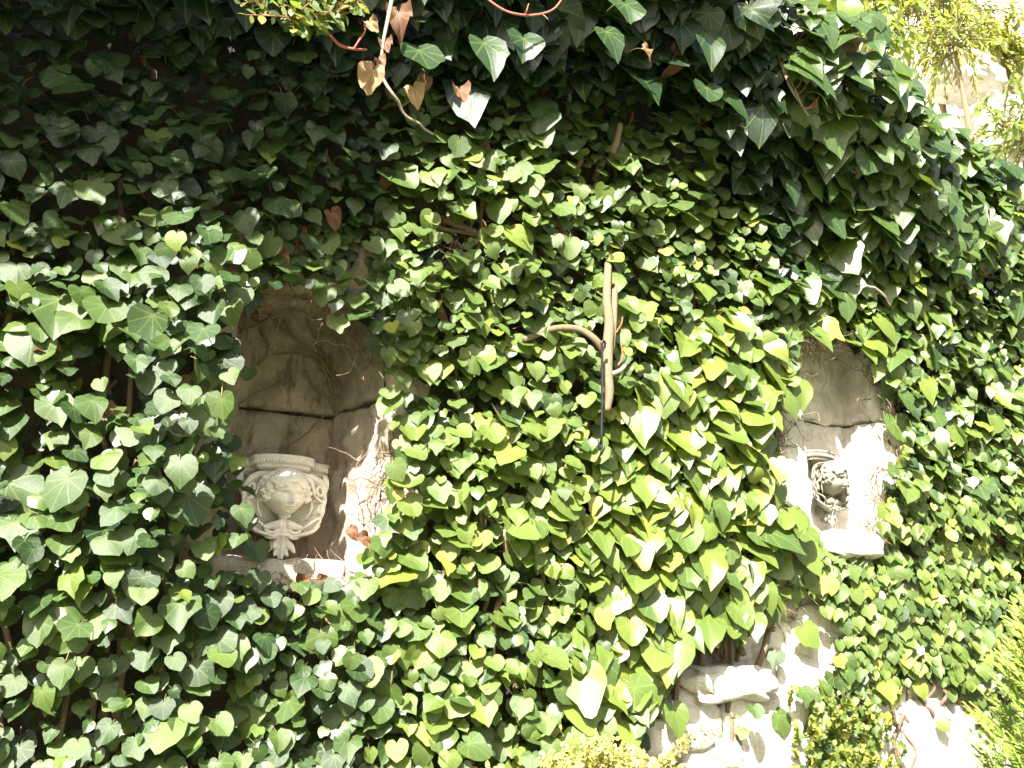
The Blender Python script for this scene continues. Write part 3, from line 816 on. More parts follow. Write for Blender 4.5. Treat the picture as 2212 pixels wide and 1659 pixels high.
def plant_of(px, py):
    r_ = np.where(px < 840, 'left', 'centre').astype('<U8')
    r_ = np.where((px > 1860) | ((px > 1640) & (py < 800)), 'right', r_)
    r_ = np.where((px > 1400) & (px < 1700) & (py < 720) & (py > 400), 'centre', r_)
    r_ = np.where(inside(PALE, px, py), 'pale', r_)
    r_ = np.where(inside(CARPET, px, py), 'carpet', r_)
    r_ = np.where(inside(OVERHANG, px, py), 'overhang', r_)
    return r_

def grid_points(sp, x0, x1, z0, z1, jit=.55):
    X, Z = np.meshgrid(np.arange(x0, x1, sp), np.arange(z0, z1, sp * .9))
    X = X + (np.arange(X.shape[0]) % 2)[:, None] * sp / 2
    return (X + rng.uniform(-jit, jit, X.shape) * sp).ravel(), (Z + rng.uniform(-jit, jit, Z.shape) * sp).ravel()

def unit(a): return a / (np.linalg.norm(a, axis=-1, keepdims=True) + 1e-12)

leaves = dict(P=[], Rm=[], L=[], kind=[], var=[], tint=[], plant=[], layer=[])
def scatter(layer, sp, f0, f1, size_k, keep=1.0, brow_only=False):
    x, z = grid_points(sp, -1.5, 5.6, 0.45, 3.7)
    zt = np.array([wall_top(a) for a in x]) + .16
    ok = (z < zt) & (rng.random(len(x)) < keep); x, z = x[ok], z[ok]
    # thin the cover out where the photograph does not look
    q = project(np.stack([x, np.zeros_like(x), z], 1))
    far = (q[:, 0] < -500) | (q[:, 0] > 2600) | (q[:, 1] > 1950)
    ok = ~far | (rng.random(len(x)) < .35); x, z = x[ok], z[ok]
    if brow_only:
        ok = thickness(x, z) > .2; x, z = x[ok], z[ok]
    T = thickness(x, z); off = T * rng.uniform(f0, f1, len(x)) + .012
    P = np.stack([x, -off, z], 1); n0 = len(P)
    q = project(P + np.array([0, 0, -.03])); px, py = q[:, 0], q[:, 1]
    pl = plant_of(px, py)
    L = np.empty(n0); kind = np.empty(n0, '<U6'); tint = np.empty(n0); u = rng.random(n0); g = rng.normal(0, 1, n0)
    big = rng.random(n0)
    def put(m, size, sd, kinds, probs, t0, tsd):
        L[m] = size * np.exp(g[m] * sd); kind[m] = rng.choice(kinds, m.sum(), p=probs); tint[m] = t0 + rng.normal(0, tsd, m.sum())
    put(pl == 'left', .040, .30, ['heart', 'lobed', 'broad'], [.42, .18, .40], .36, .12)
    put(pl == 'centre', .0415, .30, ['heart', 'lobed', 'broad'], [.46, .09, .45], .54, .12)  # lighter tint, with some of the sunshine put into the leaf colour
    put(pl == 'pale', .065, .28, ['long', 'heart', 'broad'], [.5, .3, .2], .66, .11)
    put(pl == 'overhang', .061, .28, ['long', 'heart', 'lobed'], [.40, .4, .20], .07, .07)  # dark leaves made darker still, the brow's shade put into their tint
    put(pl == 'right', .052, .36, ['long', 'heart', 'lobed'], [.35, .42, .23], .52, .14)
    put(pl == 'carpet', .039, .25, ['star', 'lobed', 'heart'], [.12, .38, .50], .58, .12)
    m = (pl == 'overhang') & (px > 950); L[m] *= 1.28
    m = (pl == 'overhang') & (px > 1700); tint[m] += .32  # sunlight at the right end put into the tint
    m = (pl == 'left') & (py < 520); tint[m] -= .24 * np.clip((520 - py[m]) / 200, 0, 1)  # shade towards the top painted into the leaf tint
    m = (pl == 'centre') & (py < 330); tint[m] -= .16  # same painted shade under the brow
    m = (pl == 'left') & (py > 1250); tint[m] += .03; L[m] *= .95
    m = (pl == 'centre') & (py > 900) & (py < 1250); L[m] *= 1.05; tint[m] += .08
    m = (pl == 'right') & (py > 600) & (px > 1950); L[m] *= .8
    m = (pl == 'carpet') & (py > 1480) & (px > 1850); L[m] *= .8
    m = rng.random(n0) < .035; tint[m] += .3; L[m] *= .8
    L *= size_k; tint -= (0.0, .14, .24)[layer]  # inner layers tinted darker to deepen the shade in the gaps
    clump = vnoise(x, z, 9.0, 2.0) + .5 * vnoise(x, z, 21.0, 5.0)
    keepm = ~inside(NICHE_L, px, py) & ~inside(NICHE_R, px, py)
    for b in BARE: keepm &= ~inside(b, px, py) | (rng.random(n0) < .02)
    for b in SPARSE: keepm &= ~inside(b, px, py) | (rng.random(n0) < .3)
    keepm &= ~((x > LN['x0'] - .02) & (x < LN['x1'] + .02) & (z > LN['z0'] - .03) & (z < 2.20)) | (layer == 0)
    keepm &= ~((x > RN['x0'] - .06) & (x < RN['x1'] + .02) & (z > RN['z0'] - .03) & (z < 2.40)) | (layer == 0)
    if layer < 2: keepm &= (clump > -.34) | (rng.random(n0) < .35)
    off2 = np.where(pl == 'carpet', 0, .035 * np.clip(clump, -1, 1)) * (layer == 0); P[:, 1] -= off2
    fl = np.where(pl == 'carpet', .45, 1.0)
    nrm = np.stack([-.26 + rng.normal(0, .31, n0) * fl, -.85 + rng.normal(0, .12, n0), .62 * np.where(pl == 'carpet', .6, 1) + rng.normal(0, .33, n0) * fl], 1)
    brow = T > .22
    nrm[brow, 2] -= .28; nrm[brow, 1] -= .1
    crown = z > np.array([wall_top(a) for a in x]) - .09
    nrm[crown, 2] += .5
    nrm = unit(nrm)
    dn = np.array([0, -.15, -1.0]) + np.stack([rng.normal(0, .45, n0), np.zeros(n0), np.zeros(n0)], 1) * fl[:, None]
    tip = unit(dn - (dn * nrm).sum(1, keepdims=True) * nrm)
    xs = np.cross(tip, nrm)
    Rm = np.stack([xs, tip, nrm], 2)
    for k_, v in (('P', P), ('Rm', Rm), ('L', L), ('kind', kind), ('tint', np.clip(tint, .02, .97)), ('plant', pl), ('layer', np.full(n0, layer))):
        leaves[k_].append(v[keepm])
    leaves['var'].append(rng.integers(0, 12, keepm.sum()))
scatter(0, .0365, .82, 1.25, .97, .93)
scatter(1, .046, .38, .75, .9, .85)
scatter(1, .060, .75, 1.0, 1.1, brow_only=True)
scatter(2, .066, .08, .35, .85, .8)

def add_leaf(px, py, off, L, plant, kind, tint, rot=0.0, n=(-.15, -.9, .4)):
    """a leaf the photograph singles out"""
    nrm = unit(np.array(n, float)); dn = np.array([math.sin(rot), -.1, -math.cos(rot)])
    tip = unit(dn - (dn @ nrm) * nrm); xs = np.cross(tip, nrm)
    leaves['P'].append(at(px, py, off)[None]); leaves['Rm'].append(np.stack([xs, tip, nrm], 1)[None]); leaves['L'].append(np.array([L * .86]))
    leaves['kind'].append(np.array([kind])); leaves['tint'].append(np.array([tint])); leaves['plant'].append(np.array([plant], '<U8')); leaves['layer'].append(np.array([0])); leaves['var'].append(rng.integers(0, 12, 1))
# tint, turn (radians, + swings the tip to the right)
for a in [(1045, 95, .50, .115, 'overhang', 'long', .22, .15), (1130, 85, .46, .10, 'overhang', 'heart', .16, -.1), (1310, 70, .46, .105, 'overhang', 'long', .2, .25), (1350, 10, .48, .11, 'overhang', 'heart', .25, 0),
          (1525, 75, .42, .12, 'overhang', 'long', .22, .1), (1640, 25, .42, .13, 'overhang', 'heart', .25, 0), (1525, 190, .38, .10, 'overhang', 'heart', .2, -.2), (905, 110, .40, .11, 'overhang', 'lobed', .2, .2),
          (1790, 460, .20, .125, 'overhang', 'long', .30, .3), (1890, 240, .24, .115, 'overhang', 'heart', .42, .2), (2010, 350, .2, .135, 'overhang', 'lobed', .5, .2), (1990, 420, .18, .13, 'overhang', 'broad', .4, .4),
          (1765, 300, .26, .085, 'overhang', 'long', .22, .1), (1700, 390, .2, .1, 'overhang', 'long', .22, .2), (1445, 255, .16, .09, 'centre', 'heart', .45, -.2), (1405, 300, .14, .085, 'centre', 'broad', .42, -.4),
          (1920, 160, .25, .10, 'overhang', 'heart', .5, .1), (1880, 480, .2, .10, 'overhang', 'long', .45, -.3),
          (1470, 1140, .14, .115, 'pale', 'broad', .55, .05), (1540, 780, .14, .095, 'pale', 'broad', .62, -.2), (1500, 1010, .13, .085, 'pale', 'heart', .6, .1), (1390, 1040, .14, .10, 'pale', 'long', .72, -.2),
          (1540, 1220, .14, .11, 'pale', 'long', .66, -.1), (1460, 1320, .13, .10, 'pale', 'heart', .78, 0), (1640, 1260, .12, .105, 'pale', 'long', .66, .4), (1590, 1310, .13, .10, 'pale', 'heart', .6, .2), (1735, 1175, .12, .12, 'pale', 'long', .7, .3),
          (1370, 1485, .14, .115, 'pale', 'heart', .58, .4), (1455, 1530, .10, .09, 'pale', 'long', .6, .1), (1270, 1520, .13, .10, 'pale', 'long', .62, -.4), (1690, 850, .12, .105, 'pale', 'long', .62, .5), (1730, 830, .12, .1, 'pale', 'long', .66, -.1), (1610, 830, .12, .10, 'pale', 'heart', .55, .3),
          (1360, 1350, .13, .085, 'pale', 'broad', .72, -.1), (1560, 1300, .12, .10, 'pale', 'heart', .5, .1), (1420, 990, .12, .085, 'pale', 'long', .58, .2), (1450, 1165, .11, .08, 'pale', 'heart', .6, .1),
          (1900, 690, .13, .115, 'right', 'long', .70, .6), (1980, 640, .13, .11, 'right', 'long', .64, .3), (2000, 820, .12, .10, 'right', 'long', .76, .1), (1830, 640, .14, .10, 'right', 'long', .4, -.1), (2060, 930, .12, .09, 'right', 'heart', .6, .1),
          (1870, 1215, .07, .075, 'carpet', 'broad', .86, .0), (1850, 1265, .07, .07, 'carpet', 'broad', .84, .2), (1740, 1360, .07, .095, 'carpet', 'lobed', .66, .5), (1760, 1270, .06, .06, 'carpet', 'heart', .82, .2), (1800, 1460, .05, .09, 'carpet', 'star', .36, .1), (1910, 1480, .06, .085, 'carpet', 'heart', .84, .2), (1985, 1480, .06, .07, 'carpet', 'heart', .82, .4), (1860, 1330, .05, .05, 'carpet', 'heart', .8, 0), (1680, 1545, .05, .08, 'carpet', 'heart', .5, .2),
          (340, 290, .15, .06, 'left', 'lobed', .5, .4), (200, 400, .15, .08, 'left', 'lobed', .45, .4), (360, 735, .14, .045, 'left', 'heart', .45, 0), (730, 690, .10, .06, 'left', 'lobed', .62, .1), (535, 800, .05, .045, 'left', 'heart', .4, -.2), (555, 1180, .03, .06, 'left', 'heart', .35, .2), (530, 1120, .02, .05, 'left', 'broad', .4, .1), (100, 1330, .16, .075, 'left', 'lobed', .5, .1), (260, 1210, .16, .075, 'left', 'lobed', .46, .3), (500, 1390, .15, .07, 'left', 'lobed', .52, .3), (120, 870, .15, .075, 'left', 'lobed', .42, .3),
          (1380, 745, .23, .042, 'centre', 'lobed', .86, .3), (1355, 755, .23, .03, 'centre', 'heart', .86, -.1), (1155, 790, .14, .055, 'centre', 'heart', .6, .1), (1135, 910, .13, .072, 'centre', 'lobed', .62, .1), (1210, 905, .13, .068, 'centre', 'heart', .6, .2), (790, 1440, .14, .07, 'centre', 'broad', .66, .2), (1305, 1325, .13, .06, 'centre', 'broad', .95, .1), (920, 1570, .13, .06, 'centre', 'broad', .85, .2), (1130, 845, .13, .045, 'centre', 'broad', .85, 0), (980, 555, .14, .06, 'centre', 'heart', .68, .1)]:
    add_leaf(*a)
lv = {k: np.concatenate(v) for k, v in leaves.items()}
NL = len(lv['L'])

# which leaves show largest in the photograph's view: paint them far to near on a coarse raster
ctr = lv['P'] + lv['Rm'][:, :, 1] * (lv['L'] * .35)[:, None]
q = project(ctr)
view = unit(CAMP - ctr); facing = np.abs((view * lv['Rm'][:, :, 2]).sum(1))
rad = lv['L'] * .55 * F / q[:, 2] / 4
buf = -np.ones((int(PH / 4), int(PW / 4)), int)
for i in np.argsort(-q[:, 2]):
    x, y = q[i, 0] / 4, q[i, 1] / 4; hx, hy = rad[i], rad[i] * (.35 + .65 * facing[i])
    x0, x1, y0, y1 = int(max(0, x - hx)), int(min(buf.shape[1], x + hx + 1)), int(max(0, y - hy)), int(min(buf.shape[0], y + hy + 1))
    if x0 < x1 and y0 < y1: buf[y0:y1, x0:x1] = i
vis = np.bincount(buf[buf >= 0], minlength=NL)

def build_leaves(plant):
    root = IVY[plant]; mat, mat_o = PLANTS[plant][1:]
    idx = np.where(lv['plant'] == plant)[0]
    order = idx[np.argsort(-vis[idx])]
    singles = [i for i in order[:300] if vis[i] > 6]
    single_set = set(singles)
    for i in singles:
        o = bpy.data.objects.new('leaf', leaf_mesh(lv['kind'][i], lv['var'][i], mat_o)); COL.objects.link(o)
        M = Matrix.Identity(4); r_ = lv['Rm'][i] * lv['L'][i]
        for a in range(3):
            for b in range(3): M[a][b] = r_[a, b]
        M.translation = Vector(lv['P'][i]) - root.location
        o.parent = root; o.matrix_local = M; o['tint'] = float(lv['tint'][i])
    rest = np.array([i for i in idx if i not in single_set])
    VV, TT, UU, NN, base = [], [], [], [], 0
    for k in OUTL:
        for v in range(12):
            m = rest[(lv['kind'][rest] == k) & (lv['var'][rest] == v)]
            if not len(m): continue
            V, T, U = LV[k][v]
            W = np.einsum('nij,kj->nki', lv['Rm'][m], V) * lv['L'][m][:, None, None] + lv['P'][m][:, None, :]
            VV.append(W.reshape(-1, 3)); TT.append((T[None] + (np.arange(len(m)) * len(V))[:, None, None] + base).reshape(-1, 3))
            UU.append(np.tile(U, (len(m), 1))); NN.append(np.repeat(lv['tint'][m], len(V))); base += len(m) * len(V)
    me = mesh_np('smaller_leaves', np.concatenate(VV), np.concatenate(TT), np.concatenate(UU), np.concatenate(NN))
    tag(link('smaller_leaves', me, mat, root), kind='stuff')
for k in PLANTS: build_leaves(k)

# ------------------------------------------------------------------ dead leaves caught in the ivy (parts of it), stems and rootlets
def dead_leaf(px, py, off, L, parent, tint, rot=0.0, kind='dead', n=(-.2, -.9, .2), name='dead_leaf'):
    k = rng.integers(0, 12); o = bpy.data.objects.new(name, leaf_mesh(kind, k, M_DEAD_O)); COL.objects.link(o)
    nrm = unit(np.array(n, float) + rng.normal(0, .25, 3)); dn = np.array([math.sin(rot), -.1, -math.cos(rot)])
    tip = unit(dn - (dn @ nrm) * nrm); xs = np.cross(tip, nrm); r_ = np.stack([xs, tip, nrm], 1) * L
    M = Matrix.Identity(4)
    for a in range(3):
        for b in range(3): M[a][b] = r_[a, b]
    M.translation = Vector(at(px, py, off)) - parent.location
    o.parent = parent; o.matrix_local = M; o['tint'] = tint
    return o
for px, py, off, L, pl, t, rot in [(85, 755, .13, .065, 'left', .62, 1.2), (600, 548, .11, .05, 'left', .6, .6), (640, 508, .08, .05, 'left', .35, .4), (440, 548, .13, .05, 'left', .8, -.5), (715, 462, .10, .05, 'left', .45, .3), (725, 395, .09, .05, 'left', .3, .2), (838, 378, .1, .05, 'left', .35, -.2),
        (395, 825, .08, .045, 'left', .8, .6), (230, 900, .07, .06, 'left', .75, .8), (300, 1345, .12, .04, 'left', .6, .4), (550, 680, .02, .03, 'left', .55, .5),
        (895, 605, .07, .05, 'centre', .35, .3), (870, 545, .06, .05, 'centre', .3, .0), (1090, 520, .05, .06, 'centre', .4, .2), (1105, 545, .05, .05, 'centre', .5, -.4), (1185, 510, .08, .05, 'centre', .6, .9), (1040, 325, .1, .055, 'centre', .4, .8), (880, 965, .08, .05, 'centre', .45, .1), (1010, 1265, .08, .045, 'centre', .35, .3), (735, 1345, .06, .05, 'centre', .6, .2), (740, 1385, .06, .05, 'centre', .5, -.2), (700, 1320, .06, .05, 'centre', .65, .7), (650, 1265, .05, .055, 'centre', .45, 1.2), (690, 1255, .05, .05, 'centre', .4, .9), (780, 1165, .03, .04, 'left', .4, 1.0), (757, 1145, .0, .035, 'left', .5, .6), (935, 675, .08, .05, 'centre', .5, 1.2), (1300, 1590, .08, .05, 'centre', .6, .2), (1340, 1640, .07, .05, 'centre', .5, .2), (940, 1520, .07, .05, 'centre', .4, .2),
        (893, 190, .36, .055, 'overhang', .95, .2), (918, 172, .35, .045, 'overhang', .55, -.1), (992, 195, .33, .055, 'overhang', .4, .1), (860, 30, .40, .075, 'overhang', .35, .1), (1460, 115, .3, .09, 'overhang', .25, .1), (1392, 108, .36, .045, 'overhang', .85, 1.2), (1630, 235, .25, .05, 'overhang', .3, .2), (1365, 900, .06, .05, 'pale', .4, .3), (1540, 955, .05, .05, 'pale', .45, .2), (1400, 1470, .08, .05, 'pale', .55, .3), (1720, 1288, .04, .04, 'carpet', .5, .3), (2120, 1120, .05, .05, 'carpet', .6, .3), (2080, 1360, .05, .04, 'carpet', .7, .2), (1950, 1365, .04, .04, 'carpet', .8, .2), (1960, 925, .04, .06, 'right', .6, .9), (1945, 460, .22, .075, 'right', .98, 1.0)]:
    dead_leaf(px, py, off, L, IVY[pl], t, rot)

def stem(pts, rad, mat, parent, name='stem', seg=7, n=6, wob=0.0):
    P = smooth_path([at(*p) for p in pts], n)
    if wob:
        P = P + np.array([[noise.noise(Vector((p[0] * 30, p[2] * 30, k_))) * wob for k_ in (1, 5, 9)] for p in P])
    V, T = tube(P, rad, seg)
    return link(name, mesh_np(name, V, T), mat, parent)
# stems the photograph shows between the leaves
for pts, rad, pl, mat in [
        ([(2000, 495, .10), (2035, 528, .13), (2075, 552, .15), (2128, 590, .16)], [.022, .026, .024], 'overhang', M_BARK), ([(2035, 528, .16), (2062, 545, .19), (2070, 558, .2)], [.012, .009], 'overhang', M_GREY),
        ([(1850, 540, .10), (1858, 565, .12), (1848, 600, .08)], [.017, .016], 'overhang', M_BARKP), ([(1668, 395, .1), (1655, 430, .11), (1630, 455, .08)], [.013, .012], 'overhang', M_BARKP), ([(1690, 480, .08), (1680, 540, .09), (1688, 620, .07)], [.016, .014], 'overhang', M_BARK),
        ([(1850, 614, .16), (1885, 620, .17), (1908, 635, .17), (1922, 660, .17)], [.005, .004], 'right', M_GREY), ([(300, 522, .14), (318, 560, .15), (330, 600, .14), (346, 632, .13)], [.004, .003], 'left', M_BARKP),
        ([(950, 470, .04), (985, 485, .06), (1030, 508, .06), (1050, 540, .05)], [.013, .012], 'centre', M_BARK), ([(930, 490, .05), (990, 500, .07), (1040, 512, .06)], [.007, .006], 'centre', M_BARKP), ([(1040, 480, .05), (1035, 520, .06), (1028, 590, .06)], [.009, .008], 'centre', M_BARK), ([(1200, 475, .07), (1222, 505, .09), (1242, 535, .10)], [.014, .012], 'centre', M_BARKP),
        ([(1215, 640, .03), (1180, 660, .05), (1120, 680, .05)], [.008, .006], 'centre', M_BARK), ([(1320, 345, .1), (1330, 310, .12), (1338, 270, .13)], [.012, .010], 'centre', M_BARK), ([(1500, 1230, .05), (1560, 1275, .08), (1590, 1280, .1)], [.004, .004], 'pale', M_RED), ([(1640, 1130, .06), (1665, 1180, .08), (1735, 1195, .08)], [.005, .004], 'pale', M_RED), ([(1560, 1195, .06), (1600, 1260, .08), (1650, 1270, .09)], [.005, .004], 'pale', M_BARKP), ([(1430, 1120, .06), (1470, 1160, .09), (1510, 1260, .07)], [.006, .005], 'pale', M_BARKP),
        ([(1655, 1330, .02), (1662, 1230, .03), (1650, 1110, .04), (1668, 1000, .03)], [.006, .008], 'pale', M_ROOT), ([(2040, 1000, .03), (2010, 1040, .05), (1990, 1090, .05)], [.008, .008], 'right', M_BARKP), ([(2100, 830, .05), (2080, 900, .06), (2070, 980, .05)], [.008, .007], 'right', M_BARK),
        ([(1745, 1390, .02), (1740, 1440, .02), (1752, 1500, .02), (1740, 1560, .02)], [.006, .005], 'carpet', M_ROOT), ([(1950, 1545, .03), (1930, 1600, .03), (1945, 1659, .03)], [.007, .006], 'carpet', M_ROOT), ([(2100, 1150, .03), (2140, 1230, .04), (2170, 1290, .04)], [.008, .007], 'carpet', M_ROOT),
        ([(700, 1420, .09), (690, 1460, .1), (682, 1500, .09)], [.003, .003], 'left', M_GREY), ([(828, 170, .36), (850, 205, .36), (880, 250, .34), (935, 290, .32)], [.0045, .003], 'overhang', M_GREY)]:
    stem(pts, rad, mat, IVY[pl], wob=.006)
# climbing stems behind the leaves
for pl, x0, x1, z0, z1, cnt in (('left', -.4, .9, .6, 2.6, 16), ('centre', .9, 2.1, .7, 2.9, 20), ('pale', 1.7, 2.4, 1.0, 2.4, 9), ('right', 2.6, 4.2, 1.9, 3.0, 16), ('carpet', 2.3, 4.2, .7, 1.8, 18), ('overhang', -.2, 4.0, 2.6, 3.3, 22)):
    for i in range(cnt):
        x = rng.uniform(x0, x1); z = rng.uniform(z0, z0 + (z1 - z0) * .3); ln = rng.uniform(.5, 1.0) * (z1 - z0) * .8; P = []
        for t in np.linspace(0, 1, 12):
            x += rng.normal(0, .022); zz = z + ln * t
            if (LN['x0'] - .03 < x < LN['x1'] + .03 and LN['z0'] - .1 < zz < LN['z1']) or (RN['x0'] - .05 < x < RN['x1'] + .03 and RN['z0'] - .1 < zz < RN['z1']):
                if len(P) >= 5: break
                P = []; continue
            P.append((x, -.012 - abs(rng.normal(0, .022)) - (.10 * max(0, zz - 2.8) if pl == 'overhang' else 0), zz))
        if len(P) < 5: continue
        V, T = tube(smooth_path(P, 4), [rng.uniform(.006, .012), rng.uniform(.004, .007)], 6)
        link('stem', mesh_np('stem', V, T), M_BARK if rng.random() < .6 else M_ROOT, IVY[pl])
# roots creeping over the back of the left niche
def root_on(pts, rad, parent, mat=M_ROOTL, y=-.260):
    stem([(a, b, y) for a, b in pts], rad, mat, parent, name='root', seg=6, wob=.008)
L_ = IVY['left']
for pts, r_ in [([(615, 690), (640, 735), (690, 775), (730, 830), (770, 868), (800, 878)], .0055), ([(690, 775), (712, 830), (728, 900), (735, 960)], .0055), ([(640, 735), (600, 700), (575, 660)], .005), ([(700, 800), (665, 770), (590, 765)], .004), ([(530, 690), (545, 640), (560, 620)], .006), ([(508, 880), (560, 850), (625, 815), (628, 780)], .0035), ([(700, 900), (650, 945), (600, 980), (580, 1000)], .003),
                 ([(735, 700), (770, 760), (780, 830), (820, 870)], .006), ([(755, 700), (800, 770), (815, 830)], .005), ([(710, 860), (740, 855), (800, 862), (830, 850)], .004), ([(560, 700), (580, 750), (560, 790)], .004), ([(655, 640), (665, 700), (690, 745)], .005), ([(745, 640), (752, 700), (775, 740)], .006), ([(520, 720), (580, 690), (640, 660)], .005), ([(660, 800), (675, 830), (720, 870)], .0035)]:
    root_on(pts, [r_, r_ * .6], L_)
# matted rootlets round the niche edges
def rootlets(name, parent, spots, n, ln, mat, yoff):
    g = Geo()
    for _ in range(n):
        px, py = spots[rng.integers(len(spots))]; px += rng.normal(0, 20); py += rng.normal(0, 22)
        p = at(px, py, yoff + rng.uniform(0, .03)); d = unit(rng.normal(0, 1, 3) * np.array([1, .35, 1.3])); P = [p]
        for k in range(5):
            d = unit(d + rng.normal(0, .45, 3) * np.array([1, .5, 1])); P.append(P[-1] + d * ln / 5)
        P = np.array(P); P[:, 1] = np.minimum(P[:, 1], .02 - yoff * .0)
        V, T = tube(smooth_path(P, 2), [rng.uniform(.0012, .0028), .0009], 4); g.add(V, T)
    tag(link(name, g.mesh(name), mat, parent), kind='stuff')
rootlets('rootlets', IVY['left'], [(540, 650), (600, 640), (700, 660), (760, 720), (800, 790), (830, 960), (820, 1060), (810, 1140), (740, 1240), (640, 1290), (520, 700)], 120, .10, M_ROOT, .005)
rootlets('rootlets', IVY['right'], [(1870, 760), (1910, 810), (1930, 860), (1930, 930), (1920, 1010), (1910, 1080), (1890, 1140), (1700, 780), (1760, 740), (1690, 900)], 230, .13, M_BARK, .015)
rootlets('rootlets', IVY['pale'], [(1670, 960), (1660, 1080), (1690, 1240), (1670, 1330), (1560, 960), (1480, 1200), (1540, 1400)], 150, .12, M_ROOT, .01)
rootlets('rootlets', IVY['centre'], [(980, 510), (1040, 500), (1000, 560), (1160, 700), (850, 1000)], 110, .12, M_BARK, .02)
rootlets('rootlets', IVY['carpet'], [(1880, 1560), (2060, 1380), (2100, 1180), (2050, 1450), (2120, 1560), (1980, 1400)], 160, .10, M_BARK, .01)

# ------------------------------------------------------------------ the sawn-off branch and the iron rod hung on it
BR = empty('sawn_branch', at(1312, 740, 0.215), 'thick pale sawn off branch poking down out of the ivy, forked at its top', 'branch')
stem([(1318, 520, 0.055), (1314, 570, 0.115), (1311, 640, 0.195), (1316, 700, 0.215), (1313, 745, 0.225), (1312, 800, 0.245), (1316, 850, 0.255), (1311, 888, 0.255)], [.011, .012, .0135, .0155, .016, .014, .009], M_BARKP, BR, name='trunk', seg=10)
stem([(1335, 530, 0.055), (1328, 590, 0.115), (1327, 650, 0.185), (1326, 700, 0.21), (1322, 760, 0.215)], [.010, .010, .008], M_BARKP, BR, name='twin_trunk', seg=9)
stem([(1302, 756, 0.225), (1285, 733, 0.225), (1255, 713, 0.205), (1215, 708, 0.185), (1175, 716, 0.155), (1130, 735, 0.125)], [.011, .010, .0095, .010], M_BARKP, BR, name='side_branch', seg=9)
stem([(1322, 808, 0.255), (1340, 800, 0.265), (1350, 790, 0.265)], [.007, .006], M_GREY, BR, name='stub', seg=8)
RD = empty('metal_rod', at(1300, 740, 0.265), 'thin black iron rod with hooked ends hanging from the sawn branch', 'rod')
stem([(1306, 752, 0.277), (1307, 742, 0.279), (1304, 737, 0.281), (1300, 740, 0.281), (1300.5, 760, 0.28), (1301, 850, 0.278), (1299, 962, 0.277)], [.0036], M_IRON, RD, name='shaft', seg=8, n=5)
stem([(1299, 962, 0.277), (1298, 970, 0.277), (1294, 969, 0.278), (1294, 958, 0.279), (1295, 952, 0.279)], [.0044, .0036], M_IRON, RD, name='hook', seg=8, n=5)

# ------------------------------------------------------------------ small leaved plants
def blade(w_, curl=.1):
    y = np.array([0, .25, .55, .82, 1.0]); x = np.array([0, .40, .5, .30, 0]) * w_; V = []; T = []
    V = [(0, t, -curl * t * t) for t in y]
    n = len(y)
    for s in (-1, 1): V += [(s * a, t, .15 * a - curl * t * t) for a, t in zip(x[1:-1], y[1:-1])]
    for s, o in ((-1, n), (1, n + 3)):
        q = [(0, o, 1), (1, o, o + 1), (1, o + 1, 2), (2, o + 1, o + 2), (2, o + 2, 3), (3, o + 2, 4)]
        T += [t if s < 0 else t[::-1] for t in q]
    return np.array(V, float), np.array(T)[:, ::-1]

def frames(y_dir, n_hint):
    y = unit(y_dir); x = unit(np.cross(y, n_hint)); return np.stack([x, y, np.cross(x, y)], 2)

def leaf_cloud(name, P, D, L, tint, wid, mat, parent, singles=0, jitter=.5):
    Rm = frames(D, np.tile(np.array([-.3, -.6, .75]), (len(P), 1)) + rng.normal(0, jitter, (len(P), 3)))
    V, T = blade(wid)
    k = singles
    for i in range(k):
        me = LV_ME.setdefault(('blade', wid, mat.name), None)
        if me is None:
            me = mesh_np('leaf', V, T, np.zeros((len(V), 2)), np.full(len(V), .55)); me.materials.append(mat); LV_ME[('blade', wid, mat.name)] = me
        o = bpy.data.objects.new('leaf', me); COL.objects.link(o); M = Matrix.Identity(4); r_ = Rm[i] * L[i]
        for a in range(3):
            for b in range(3): M[a][b] = r_[a, b]
        M.translation = Vector(P[i]) - parent.location; o.parent = parent; o.matrix_local = M
    if k < len(P):
        W = (np.einsum('nij,kj->nki', Rm[k:], V) * L[k:, None, None] + P[k:, None, :]).reshape(-1, 3); m = len(P) - k
        TT = (T[None] + (np.arange(m) * len(V))[:, None, None]).reshape(-1, 3)
        tag(link(name, mesh_np(name, W, TT, np.zeros((len(W), 2)), np.repeat(tint[k:], len(V))), mat, parent), kind='stuff')

def along(path, n, spread, lean):
    """leaf places and directions alternating along a twig"""
    P = np.asarray(path); t = np.linspace(.12, 1, n); i = t * (len(P) - 1); a = np.floor(i).astype(int).clip(0, len(P) - 2); f = (i - a)[:, None]
    pos = P[a] * (1 - f) + P[a + 1] * f; tg = unit(P[a + 1] - P[a]); sd = unit(np.cross(tg, np.array([.2, -1, .2]))) * np.where(np.arange(n) % 2, 1, -1)[:, None]
    return pos, unit(tg * lean + sd * spread + rng.normal(0, .25, (n, 3)))

def twiggy(root, paths, rad, mat_t, per, size, wid, mat_l, singles=0, tint=(.5, .15), spread=1.0, lean=.7, fol='foliage'):
    PP, DD = [], []
    g = Geo()
    for p in paths:
        p = smooth_path(p, 4); V, T = tube(p, [rad, rad * .4], 5); g.add(V, T)
        a, b = along(p, per, spread, lean); PP.append(a); DD.append(b)
    tag(link('twigs', g.mesh('twigs'), mat_t, root), kind='stuff')
    PP, DD = np.concatenate(PP), np.concatenate(DD); o = rng.permutation(len(PP)); n = len(PP)
    leaf_cloud(fol, PP[o], DD[o], size * np.exp(rng.normal(0, .25, n)), np.clip(rng.normal(tint[0], tint[1], n), 0, 1), wid, mat_l, root, min(singles, n))

M_SPRIG = leaf_material('sprig_leaf', G_STOPS, G_TRANS, 'GEOMETRY', tmix=.35, veinamt=0.0)
